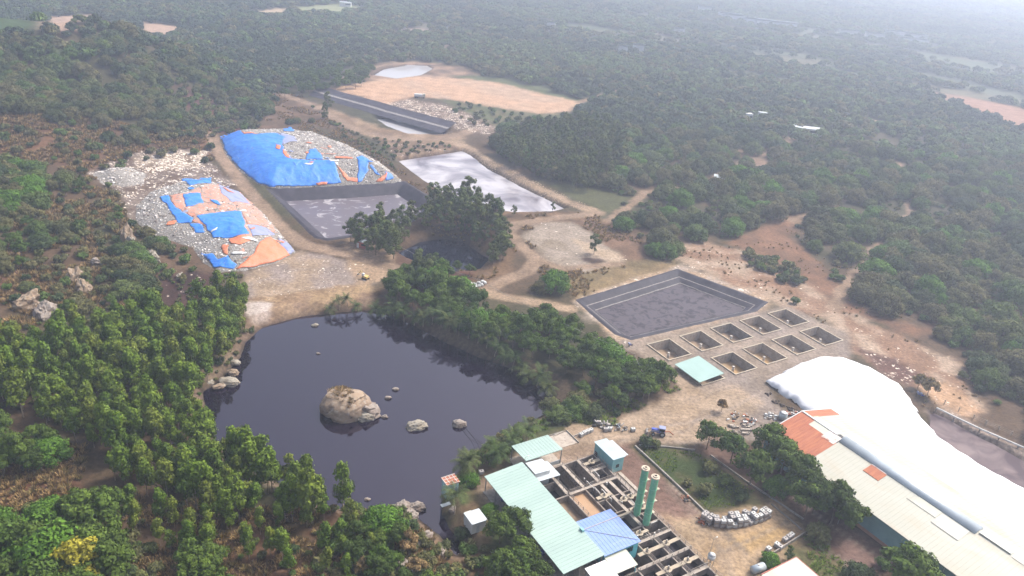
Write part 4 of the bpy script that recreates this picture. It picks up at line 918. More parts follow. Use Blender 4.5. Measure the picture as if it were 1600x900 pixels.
for k in range(n):
    p, a = along(.3+k*1.42)
    for row in range(3):
        if row == 2 and not 3 < k < n-2: continue
        q_ = p+np.array([-math.sin(a), math.cos(a)])*(-.5+row*1.15)
        for lev in range(2 if rnd.random() < .72 else 1):
            tote(q_[0]+rnd.uniform(-.12, .12), q_[1]+rnd.uniform(-.1, .1), .02+lev*1.17, a+rnd.uniform(-.22, .22), ['lower caged tote in the curved double wall of totes below the garden', 'upper caged tote in the curved double wall of totes below the garden'][lev], 'totes stacked in a curve below the garden', (rnd.random() < (.72 if lev else .4)) and k > 2)
def totes(spots, rz, lab, grp):
    for k, (px, py, c) in enumerate(spots):
        x, y = march([(px, py)])[0]; tote(x, y, Z(x, y)+.02, rz+rnd.uniform(-.15, .15), lab if isinstance(lab, str) else lab[k], grp, c)
totes([(908,682,1),(913,679,1),(918,677,1),(923,675,1)], GA+.1, 'caged tote in the back file left of the road by the canopy slab', 'totes beside the road in the back file')
totes([(919,686,1),(924,683.5,0),(929,681,0),(934,679,0)], GA+.1, 'caged tote in the front file left of the road by the canopy slab', 'totes beside the road in the front file')
totes([(934,676,1),(940,675,0),(946,674,0),(952,673,1)], 0, 'caged tote in the short row beside the scrap pile by the road', 'totes by the scrap pile')
totes([(898,709,1),(911,703,1)], .5, ['white tote standing at the head of the troughs', 'second white tote by the corner of the teal hut'], None)
totes([(988.5,674,1)], .2, ['single white tote alone between scrap pile and blue tractor'], None)
totes([(977.5,724,0),(978.5,733,1)], .4, ['grey tote against the teal hut wall', 'white tote in front of the teal hut corner'], None)
totes([(1200,861,1)], .6, ['single white tote above the bright bush by the corner building'], None)
totes([(1213,854,1),(1218,858,0),(1226,846,0),(1232,842,0),(1236,839,1)], .7, 'caged tote in the short row along the low wall near the corner building', 'totes along the low wall')
x, y = march([(752,741)])[0]; tote(x, y, .02, .4, 'grey tote beside the left corner of the mint shelter', None, False)

# ------------------------------------------------------------------ small things
def at(px, py, dh=0): x, y = march([(px, py)])[0]; return x, y, float(Z(x, y))+dh
def tractor():
    x, y, z = at(1030, 679); t = thing('tractor', 'blue tractor with a loader parked on the dirt road below the trees', 'tractor', (x, y, z), -.12)
    MB().box(-2.3, -.3, -.5, .5, .8, 1.75).build('hood', MT['blue_paint'], t, bevel=.12)
    cb = MB().box(-.3, 1.3, -.7, .7, .8, 1.4).build('body', MT['blue_paint'], t, bevel=.08)
    MB().box(-.2, 1.2, -.62, .62, 1.45, 2.35).build('cab', MT['glass'], t); MB().box(-.4, 1.4, -.8, .8, 2.36, 2.52).build('cab_roof', MT['faded_tarp'], t, bevel=.05)
    for X_, R_, w_ in ((-1.7, .5, .3), (.7, .8, .42)):
        for s in (-1, 1):
            wh = MB().tube((X_, s*.78, R_), (X_, s*(.78+w_), R_), R_, R_, 18).build('wheel', MT['rubber'], t); MB().tube((X_, s*(.79+w_), R_), (X_, s*(.81+w_), R_), R_*.55, R_*.5, 14).build('rim', MT['galv'], wh)
    b = MB()
    for s in (-.75, .75): b.path([(-.4, s, 1.6), (-2.2, s, 1.3), (-3.2, s, .5)], .09)
    b.build('loader_arm', MT['steel'], t); MB().hexa([(-3.9, -1, .1), (-3.2, -1, .1), (-3.2, 1, .1), (-3.9, 1, .1), (-3.6, -1, .8), (-3.2, -1, .9), (-3.2, 1, .9), (-3.6, 1, .8)]).build('bucket', MT['steel'], t)
    MB().path([(1.3, 0, 1.2), (2.6, .2, 1.4), (3.8, .2, .5)], .14).build('rear_boom', MT['rust'], t)
tractor()
def scrap(px, py, n, r, mats, label, cat='scrap heap', name='scrap_heap', seed=0, h=1.0):
    x, y, z = at(px, py); t = thing(name, label, cat, (x, y, z)); q = random.Random(seed); bs = {}
    for k in range(n):
        mk = q.choice(mats); b = MB(); bs[mk, k] = b; a = q.uniform(0, 6.28); d = r*math.sqrt(q.random()); X_, Y_ = d*math.cos(a), d*math.sin(a)*.7; zz = h*(1-d/r)*q.random()
        if q.random() < .5:
            s = q.uniform(.2, .6); b.box(X_-s, X_+s, Y_-s*.6, Y_+s*.6, zz, zz+s*q.uniform(.5, 1.3))
        else: b.tube((X_, Y_, zz), (X_+q.uniform(-.9, .9), Y_+q.uniform(-.9, .9), zz+q.uniform(.1, .8)), q.uniform(.05, .3), n=7)
    for (k, _k), b in bs.items(): b.build('scrap_'+{'rust': 'metal', 'wood': 'timber', 'white_paint': 'panel', 'steel': 'frame', 'dark': 'tyre', 'galv': 'drum', 'blue_paint': 'barrel', 'tote_dirty': 'crate', 'red_paint': 'brick', 'concrete': 'stone', 'concrete_pale': 'block'}[k], MT[k], t)
scrap(940, 665, 26, 2.6, ['dark', 'steel', 'tote_dirty'], 'dark scrap pile at the grass edge behind the road totes', seed=1, h=2)
scrap(966, 669, 22, 2.2, ['dark', 'galv', 'steel'], 'pile of dark frames and a pale drum right of the road totes', seed=2, h=2)
scrap(905, 708, 16, 2.4, ['steel', 'rust', 'tote_dirty'], 'rusty gear at the head of the troughs between two totes', seed=3)
scrap(868, 721, 16, 1.8, ['blue_paint', 'dark', 'steel'], 'blue barrels and odds under the edge of the mint canopy', seed=4, h=.6)
scrap(1160, 656, 40, 4.2, ['rust', 'wood', 'dark', 'white_paint'], 'heap of brown scrap and boxes in the yard beside the trees', seed=5, h=1.3)
scrap(1160, 671, 30, 3.8, ['concrete_pale', 'concrete', 'concrete_pale'], 'pale broken rubble spread below the scrap heap', 'rubble', 'rubble_heap', 6, .4)
scrap(1203, 651, 22, 2.6, ['white_paint', 'white_paint', 'steel'], 'white panels and sacks stacked at the rusty end of the warehouse', seed=7, h=1.5)
scrap(1240, 650, 26, 2.2, ['dark', 'steel', 'rust'], 'tangle of dark frames against the white sheet', seed=8, h=1.8)
scrap(1072, 780, 10, 1.0, ['rust', 'dark', 'wood'], 'rusty lumps lying next to the garden kerb', seed=9, h=.5)
scrap(1004, 800, 26, 2.6, ['rust', 'steel', 'concrete'], 'jumble of pipes and valves at the foot of the green columns', seed=10, h=1.6)
scrap(1062, 832, 14, 1.5, ['blue_paint', 'white_paint', 'steel'], 'blue barrels and white sacks beside the basin railing', seed=11, h=.9)
scrap(1100, 815, 18, 1.8, ['dark', 'rust', 'tote_dirty'], 'dark rusty drums at the left end of the curved totes', seed=12, h=1.5)
t = thing('round_tank', 'grey upright drum tank by the rusty end of the warehouse', 'tank', at(1222, 655)); MB().tube((0, 0, 0), (0, 0, 2.2), 1.2, 1.2, 18).build('shell', MT['galv'], t, True); MB().tube((0, 0, 2.2), (0, 0, 2.5), 1.2, .3, 18).build('lid', MT['white_paint'], t, True)
t = thing('lying_tank', 'grey cylinder tank lying beside the corner building', 'tank', at(1183, 893), .5); MB().tube((-1.6, 0, 1.1), (1.6, 0, 1.1), .9, .9, 18).build('shell', MT['galv'], t, True); MB().box(-1.2, -.9, -.7, .7, 0, .4).box(.9, 1.2, -.7, .7, 0, .4).build('saddle', MT['concrete'], t); MB().tube((0, 0, 1.95), (0, 0, 2.15), .3).build('hatch', MT['steel'], t)
t = thing('upright_drum', 'pale drum standing left of the lying grey tank', 'drum', at(1168, 897)); MB().tube((0, 0, 0), (0, 0, 1.5), .7, .7, 14).build('shell', MT['white_paint'], t, True); MB().tube((0, 0, 1.5), (0, 0, 1.65), .3).build('lid', MT['steel'], t)
def hut(px, py, w, d, h, wall, roof, name, label, rz, door=None):
    t = thing(name, label, name.split('_')[-1], at(px, py), rz)
    MB().box(-w/2, w/2, -d/2, d/2, 0, h).build('wall', MT[wall], t); MB().roof(-w/2-.2, w/2+.2, -d/2-.2, d/2+.2, h+.35, h+.12, .12).build('roof', MT[roof], t)
    MB().box(-w/2+.3, -w/2+1.3, -d/2-.05, -d/2, 0, min(2.1, h*.8)).build('door', MT[door or 'white_paint'], t); MB().box(.2, w/2-.3, -d/2-.04, -d/2, h*.45, h*.75).build('window', MT['glass'], t); return t
hut(566, 386, 4.2, 2.6, 2.6, 'red_paint', 'galv', 'red_hut', 'small red guard hut with a pale door at the track junction', -.25)
hut(1124, 288, 7, 6, 4.2, 'white_paint', 'white_roof', 'white_house', 'small white house half hidden in the orchard trees', -.2, 'dark')
hut(1258, 209, 22, 8, 4.5, 'white_paint', 'white_roof', 'white_shed', 'long white roofed shed farther up the orchard', -.1, 'galv')
hut(1168, 188, 5, 4, 5, 'galv', 'white_paint', 'grey_house', 'tiny pale house left of the long white shed', .2, 'dark')
hut(1190, 186, 6, 4, 5, 'white_paint', 'white_roof', 'hillside_house', 'tiny white house just left above the long white shed', .1, 'dark')
hut(288, 111, 5, 4, 3.5, 'white_paint', 'galv', 'slope_hut', 'tiny white hut on the wooded hillside', .3, 'galv')
hut(540, 10, 14, 9, 5, 'white_paint', 'white_roof', 'field_house', 'tiny white house in the far green field', .1, 'galv')
hut(366, 122, 4, 3, 2.5, 'white_paint', 'white_roof', 'track_hut', 'tiny white hut at the right foot of the hill', .1, 'galv')
fh = [(1138,30,34,14),(1150,33,30,12),(1180,39,36,14),(1211,43,60,16),(1222,45,40,14),(1100,20,22,10),(1325,57,30,12),(1365,62,26,12),(1425,70,40,14),(1430,63,30,12),(1400,58,34,12),(860,48,10,8),(996,84,12,8),(1060,56,14,8),(972,86,10,8)]
fl = ['first long pale shed of the far group near the smoke', 'second pale shed of the far group', 'middle pale shed of the far group', 'longest white shed of the far factory group', 'last white shed of the far factory group', 'pale building under the smoke column', 'lone pale far building in the haze', 'small far pale building right of the factory', 'far pale building near the orange ground', 'far pale building above the orange ground', 'far pale building left of the orange ground', 'tiny white far house in the woods above the clearing', 'tiny white far house in the woods at mid picture', 'tiny white far house nearer the haze', 'tiny white far house beside a darker grove']
for (px, py, w_, d_), lb in zip(fh, fl):
    x, y, z = at(px, py); t = thing('far_shed', lb, 'building', (x, y, z), -.1); MB().box(-w_/2, w_/2, -d_/2, d_/2, 0, 9).build('wall', MT['white_paint'], t); MB().roof(-w_/2-1, w_/2+1, -d_/2-1, d_/2+1, 11, 9.6, .4, 'y').build('roof', MT['white_roof'], t)
# earth movers
def digger(px, py, s, label, m, rz):
    t = thing('excavator', label, 'excavator', at(px, py), rz); 
    for q_ in (-.9, .9): MB().box(-1.6*s, 1.6*s, q_*s-.3*s, q_*s+.3*s, 0, .8*s).build('track', MT['rubber'], t, bevel=.2*s)
    MB().box(-1.5*s, 1.2*s, -1.1*s, 1.1*s, .85*s, 1.8*s).build('body', MT[m], t, bevel=.1*s); c_ = MB().box(.1*s, 1.2*s, .1*s, 1.05*s, 1.8*s, 2.9*s).build('cab', MT['white_paint'], t); MB().box(1.2*s, 1.23*s, .2*s, .95*s, 1.95*s, 2.8*s).build('window', MT['glass'], c_)
    MB().path([(1.2*s, -.3*s, 1.5*s), (3.0*s, -.3*s, 3.2*s), (4.6*s, -.3*s, 1.2*s)], .18*s).build('arm', MT[m], t); MB().box(4.3*s, 5.0*s, -.8*s, .2*s, .5*s, 1.2*s).build('bucket', MT['steel'], t)
digger(571, 436, .8, 'small dusty yellow digger on the bare ground below the red hut', 'yellow_paint', 2.6)
t = thing('dump_truck', 'white dump truck parked in the orange clearing', 'truck', at(655, 153), .15)
MB().box(-3.5, 2.2, -1.2, 1.2, 1.2, 2.8).build('bed', MT['white_paint'], t); MB().box(2.4, 4.2, -1.15, 1.15, .9, 3.1).build('cab', MT['cream'], t, bevel=.15); MB().box(-3.5, 4.0, -.6, .6, .7, 1.1).build('chassis', MT['dark'], t); MB().box(4.2, 4.23, -1, 1, 1.9, 2.8).build('windscreen', MT['glass'], t)
for a in (-2.6, -1.4, 3.1):
    for s in (-1.25, .9): MB().tube((a, s, .5), (a, s+.35, .5), .5, .5, 12).build('wheel', MT['rubber'], t)
def bike(px, py, label, rz):
    t = thing('motorbike', label, 'motorbike', at(px, py), rz)
    for a in (-.65, .65): MB().ring((0, 0), .32, .2, -.06, .06, 14).build('wheel', MT['rubber'], t, loc=(a, 0, .32)).rotation_euler = (math.pi/2, 0, 0)
    MB().box(-.5, .35, -.13, .13, .4, .75).build('body', MT['blue_paint'], t, bevel=.06); MB().box(-.7, .1, -.15, .15, .76, .88).build('seat', MT['dark'], t); MB().path([(.65, 0, .35), (.45, 0, 1.0)], .05).build('fork', MT['steel'], t); MB().tube((.45, -.35, 1.02), (.45, .35, 1.02), .03).build('handlebar', MT['steel'], t); MB().box(-.9, -.4, -.4, .4, .88, 1.4).build('crate', MT['faded_tarp'], t)
bike(985, 541, 'blue motorbike with a crate parked by the mud basin corner', .5); bike(1436, 618, 'blue motorbike at the wood edge above the white sheet', 0); bike(1441, 620, 'second motorbike right beside the one at the wood edge', 0)
# white sacks
for k, (px, py) in enumerate([(738,451),(743,449),(748,448),(753,446),(742,445),(748,443),(754,441),(736,444),(758,443)]):
    x, y, z = at(px, py); o_ = MB().box(-.75, .75, -.5, .5, 0, .8).build('bulk_bag', MT['white_paint'], loc=(x, y, z), rz=rnd.uniform(0, 3), bevel=.22)
    tag(o_, 'white bulk bag in the pile beside the curving track', 'bulk bag', 'white bulk bags by the track')
# kerbs, walls, fence, pipeline, cables
def wall_line(name, label, cat, pts, h, th, m, px=True, z0=0):
    P = march(pts) if px else np.array(pts); b = MB()
    for p, q_ in zip(P[:-1], P[1:]):
        d = (q_-p)/np.hypot(*(q_-p)); nn = np.array([-d[1], d[0]])*th/2; za, zb = float(Z(*p)), float(Z(*q_))
        b.hexa([(*(p-nn), za-.1+z0), (*(q_-nn), zb-.1+z0), (*(q_+nn), zb-.1+z0), (*(p+nn), za-.1+z0), (*(p-nn), za+h), (*(q_-nn), zb+h), (*(q_+nn), zb+h), (*(p+nn), za+h)])
    return tag(b.build(name, MT[m]), label, cat)
wall_line('garden_kerb', 'long low kerb wall between the garden and the brown driveway', 'kerb', [(992,698),(1030,733),(1070,771),(1100,800)], .55, .35, 'concrete')
wall_line('garden_kerb', 'short low kerb along the road side of the garden', 'kerb', [(998,697),(1040,699),(1085,704)], .45, .3, 'concrete')
wall_line('garden_kerb', 'low kerb behind the garden trees in the shade', 'kerb', [(1110,712),(1165,752),(1215,785),(1255,812)], .4, .3, 'concrete')
wall_line('garden_kerb', 'second low kerb running beside the shaded kerb behind the garden', 'kerb', [(1205,788),(1235,813),(1252,828)], .35, .25, 'concrete')
wall_line('low_wall', 'low grey wall behind the short row of totes near the corner building', 'wall', [(1206,868),(1240,846),(1262,832)], .9, .25, 'concrete')
wall_line('low_wall', 'low wall along the pond end of the shelter', 'wall', [(752,748),(800,725),(866,682),(885,674),(905,690)], .5, .25, 'concrete_pale')
wall_line('low_wall', 'thin kerb at the grass edge beside the road totes', 'wall', [(895,683),(905,679)], .4, .25, 'concrete')
P = march([(1462,641),(1490,655),(1530,674),(1590,700),(1640,722)])
t = thing('pipeline', 'long pale pipe on low supports beside the grey mud', 'pipe', (0, 0, 0)); b = MB(); b.path([(*p, float(ZB(*p))+.9) for p in P], .28, 10); b.build('pipe', MT['pipe_white'], t)
for p in densify(P, 4, False): MB().box(p[0]-.15, p[0]+.15, p[1]-.15, p[1]+.15, float(Z(*p))-.2, float(ZB(*p))+.64).build('support', MT['concrete'], t)
P = densify(march([(1475,632),(1520,655),(1600,690),(1640,708)]), 3.0, False)
t = thing('post_fence', 'wire fence on pale posts along the far side of the grey mud', 'fence', (0, 0, 0))
for p in P: MB().box(p[0]-.09, p[0]+.09, p[1]-.09, p[1]+.09, float(ZB(*p)), float(ZB(*p))+1.7).build('post', MT['concrete_pale'], t)
b = MB()
for h in (.5, 1.0, 1.5): b.path([(*p, float(ZB(*p))+h) for p in P], .02, 4)
b.build('wire', MT['steel'], t)
def sag(a, b, s, n=14): return [tuple(np.array(a)+(np.array(b)-np.array(a))*k/n-np.array([0, 0, s*4*(k/n)*(1-k/n)])) for k in range(n+1)]
pts = [(*at(610, 397)[:2], 5.5), (*at(745, 470)[:2], 8.5), (*at(985, 590)[:2], 8.5), (*at(1012, 628)[:2], 7)]
for k, q_ in enumerate(pts):
    t = thing('utility_pole', ['slim pole by the red hut carrying the overhead cable', 'slim pole among the row trees near the white bags', 'slim pole among the row trees by the tank yard', 'slim pole at the road end of the row trees'][k], 'pole', (q_[0], q_[1], float(Z(q_[0], q_[1]))))
    MB().tube((0, 0, -.2), (0, 0, q_[2]), .12, .08, 8).build('mast', MT['pale_bark'], t); MB().tube((-.5, 0, q_[2]-.2), (.5, 0, q_[2]-.2), .05).build('crossbar', MT['wood'], t)
b = MB()
for a, c in zip(pts[:-1], pts[1:]): b.path(sag((a[0], a[1], a[2]+float(Z(a[0], a[1]))), (c[0], c[1], c[2]+float(Z(c[0], c[1]))), 1.2), .05, 5)
tag(b.build('overhead_cable', MT['cable']), 'thin overhead cable strung along the row of trees', 'cable')
a = march([(720,668)], -2.9)[0]; c = march([(755,700)], -1)[0]
for k, dx in enumerate((0, 1.2)): tag(MB().path([(a[0]+dx, a[1]+.4*dx, -2.8), (*((a+c)/2+[dx, .3*dx]), -2.75), (c[0]+dx, c[1], -.3)], .05, 5).build('hose', MT['rubber']), ['thin hose from the bank to the dark boulder in the pond, nearer the huts', 'thin hose from the bank to the dark boulder in the pond, farther from the huts'][k], 'hose')
x, y, z = at(690, 890); x2, y2, z2 = at(696, 850); tag(MB().path([(x, y, z+.15), ((x+x2)/2+.3, (y+y2)/2, (z+z2)/2+.2), (x2, y2, z2+.1)], .1).build('outlet_pipe', MT['pipe_white']), 'thin pale pipe on the ground at the pond outlet', 'pipe')

# ------------------------------------------------------------------ rocks
def rock(x, y, z, a, b, c, m, label, seed, group=None, rz=None, sub=4, name='boulder', cuts=9, sharp=.25, hgrow=.45):
    bm = bmesh.new(); bmesh.ops.create_icosphere(bm, subdivisions=sub, radius=1)
    V = np.array([tuple(v.co) for v in bm.verts]); s = (seed % 97)*7.3
    d = sharp*1.3*fbm(V[:, 0]*2+s, V[:, 1]*2+V[:, 2]*1.7, 1.5, 4, seed)+sharp*.9*fbm(V[:, 2]*2.3+s, V[:, 0]*1.5-V[:, 1]*2, .7, 3, seed+3)
    q_ = np.round(d*6)/6*.55+d*.45
    for j in range(cuts):                                    # flat broken faces
        g_ = np.random.default_rng(seed*50+j); nv = g_.normal(size=3); nv /= np.linalg.norm(nv); lim = g_.uniform(.72, .95); e = V@nv; cut = np.maximum(0, e-lim); V = V-cut[:, None]*nv*.85
    V = V*(1+q_)[:, None]*[a, b, c]
    for v, p in zip(bm.verts, V): v.co = p
    me = bpy.data.meshes.new(name); bm.to_mesh(me); bm.free(); me.materials.append(MT[m])
    o_ = link(name, me, None, (x, y, z+c*hgrow-c*.2), rnd.uniform(0, 3) if rz is None else rz); tag(o_, label, 'rock', group); return o_
def at3(px, py): x, y = march([(px, py)], -3)[0]; return x, y, -3.0
x, y, z = at3(541, 642); rt = rock(x, y, z, 7.2, 6.0, 5.0, 'rock', 'huge brown boulder island with dry grass in the black pond', 3, rz=.3, sub=5, cuts=2, sharp=.13)
x, y, z = at3(572, 645); rock(x, y, z, 4.0, 3.6, 3.2, 'rock_grey', 'pale grey flank boulder against the huge island boulder', 4, rz=-.2)
x, y, z = at3(571, 653); rock(x, y, z, 3.0, 2.2, 1.9, 'rock_pale', 'pale yellowish boulder at the foot of the huge island boulder', 5, rz=.1)
for px, py, r_, m, lb in ((583,647,1.0,'rock_pale','small pale stone touching the island boulders'), (601,652,.8,'rock_grey','small grey stone lowest of the three specks in the pond'), (606,622.5,.8,'rock_grey','small pale stone between the island and the top speck'), (618,609,.8,'rock_grey','small slanted stone highest of the three specks in the pond'), (651,667,2.4,'rock_pale','flat pale sandy rock in open water right of the island'), (717,664,1.8,'rock_grey','rounded dark sided boulder where the hoses end'), (492,509,.9,'rock_pale','small pale stone near the far bank of the black pond'), (497,553,.5,'rock_grey','tiny stone alone in the left part of the black pond'), (651,795,1.7,'rock_grey','grey boulder in the narrow outlet of the pond'), (574,781,.6,'rock_grey','tiny stone in the water by the near wooded bank')):
    x, y, z = at3(px, py); rock(x, y, z, r_*1.25, r_*.85, r_*(.55 if r_ > 2 else .8), m, lb, int(px), rz=.2)
for px, py, r_ in ((357,560,2.0),(365,585,1.8),(358,600,2.4),(343,607,1.6),(368,570,1.5),(330,600,1.2)):
    x, y, z = at3(px, py); rock(x, y, z+.5, r_*1.1, r_*.75, r_*.5, 'rock' if int(px) % 2 else 'rock_pale', 'pale tan boulder on the left bank of the black pond', int(px), 'boulders on the left pond bank')
for px, py, r_ in ((628,795,2.0),(640,800,1.6),(620,785,1.3),(667,838,1.2),(590,800,1.0),(690,862,1.3),(660,850,1.0),(708,790,.9)):
    x, y, z = at(px, py); rock(x, y, z, r_*1.3, r_, r_*.8, 'rock_grey', 'grey boulder on the near bank around the pond outlet', int(px)+1, 'boulders around the pond outlet')
for k, (px, py, w_, h_, m, lb) in enumerate([(200,380,3.0,8.5,'rock','tall brown rock pinnacle beside the lower waste heap'), (207,388,2.6,4.5,'rock_pale','pale rounded rock at the foot of the brown pinnacle'), (236,408,3.2,4.5,'rock_pale','pale split rock below the lower waste heap'), (118,438,3.2,4.6,'rock','tall broken rock among the bushes on the left slope'), (132,455,3.2,4.5,'rock','lower brown rock leaning right of the broken rock'), (150,415,2.4,3.0,'rock_grey','dark rounded rock above the broken rock'), (45,478,4.6,5.0,'rock','wide reddish rock outcrop at the left edge'), (70,492,4.5,4.0,'rock_grey','pale lower rocks of the reddish outcrop'), (282,434,1.8,1.8,'rock_pale','pale stone above the dark soil patch'), (5,345,3,2.5,'rock_grey','grey rock at the far left edge below the dry grass'), (278,742,.9,1.0,'rock_pale','small pale stone within the plantation'), (528,842,1.4,1.8,'rock_pale','pale stone on the brown slope near the outlet'), (628,895,2.6,2.8,'rock_grey','dark grey boulder at the bottom edge'), (600,898,1.8,1.6,'rock','brown boulder at the bottom edge')]):
    x, y, z = at(px, py); rock(x, y, z, w_*.9, w_*.7, h_*.75, m, lb, k+20, sharp=.38)

# ------------------------------------------------------------------ trees
def leaves(lobes, n, size, r, up=.35, shell=.55, elong=1.5, droop=0):
    """leaf clumps spread through the lobes of a crown; returns verts, quads, per-vertex tone"""
    L = np.array(lobes, float); wts = (L[:, 3]*L[:, 4])**1.0; wts /= wts.sum()
    k = r.choice(len(L), n, p=wts); d = r.normal(size=(n, 3)); d[:, 2] += up; d /= np.linalg.norm(d, axis=1)[:, None]
    rad = shell+(1.06-shell)*r.random(n)**.6
    bump = 1+.16*np.sin(d[:, 0]*7+k)+.12*np.sin(d[:, 1]*9+2*k)
    c = L[k, :3]+d*(rad*bump)[:, None]*L[k][:, [3, 3, 4]]
    nn = d+r.normal(size=(n, 3))*.42; nn[:, 2] += .15; nn /= np.linalg.norm(nn, axis=1)[:, None]
    t = np.cross(nn, r.normal(size=(n, 3))); t /= np.linalg.norm(t, axis=1)[:, None]; b = np.cross(nn, t)
    if droop: t[:, 2] -= droop; t /= np.linalg.norm(t, axis=1)[:, None]
    s = size*(.55+.9*r.random(n)); sl = (s*elong)[:, None]; sw = s[:, None]
    V = np.stack([c-t*sl, c+b*sw*.8+nn*sw*.25, c+t*sl, c-b*sw*.8+nn*sw*.25], 1).reshape(-1, 3)
    lt = r.random(len(L))
    tone = np.repeat(np.clip(.55*r.random(n)+.45*lt[k], 0, 1), 4)
    return V, np.arange(4*n).reshape(n, 4), tone
def leafmesh(name, V, F, tone, m):
    me = bpy.data.meshes.new(name); me.vertices.add(len(V)); me.vertices.foreach_set('co', V.astype(np.float32).ravel())
    w = F.shape[1]; me.loops.add(F.size); me.loops.foreach_set('vertex_index', F.astype(np.int32).ravel())
    me.polygons.add(len(F)); me.polygons.foreach_set('loop_start', np.arange(0, F.size, w, dtype=np.int32)); me.update(calc_edges=True)
    colored(me, np.repeat(tone[:, None], 3, 1), name='lv'); me.materials.append(m); return me
def trunkmesh(h, r0, limbs, m='bark', lean=.0, seed=0):
    q_ = random.Random(seed); b = MB(); pts = []; n = 4
    for k in range(n+1): pts.append((lean*h*(k/n)**1.6+q_.uniform(-.06, .06)*h*.3*(k > 0), q_.uniform(-.03, .03)*h*.5*(k > 0), h*k/n-.3*(k == 0)))
    for k in range(n): b.tube(pts[k], pts[k+1], r0*(1-.18*k), r0*(1-.18*(k+1)), 7, False)
    for x, y, z in limbs:
        s = pts[q_.choice([2, 3])]; mid = (s[0]*.5+x*.5, s[1]*.5+y*.5, s[2]*.45+z*.55); b.tube(s, mid, r0*.45, r0*.32, 5, False); b.tube(mid, (x, y, z), r0*.32, r0*.14, 5, False)
    return b.me('trunk', MT[m], True)
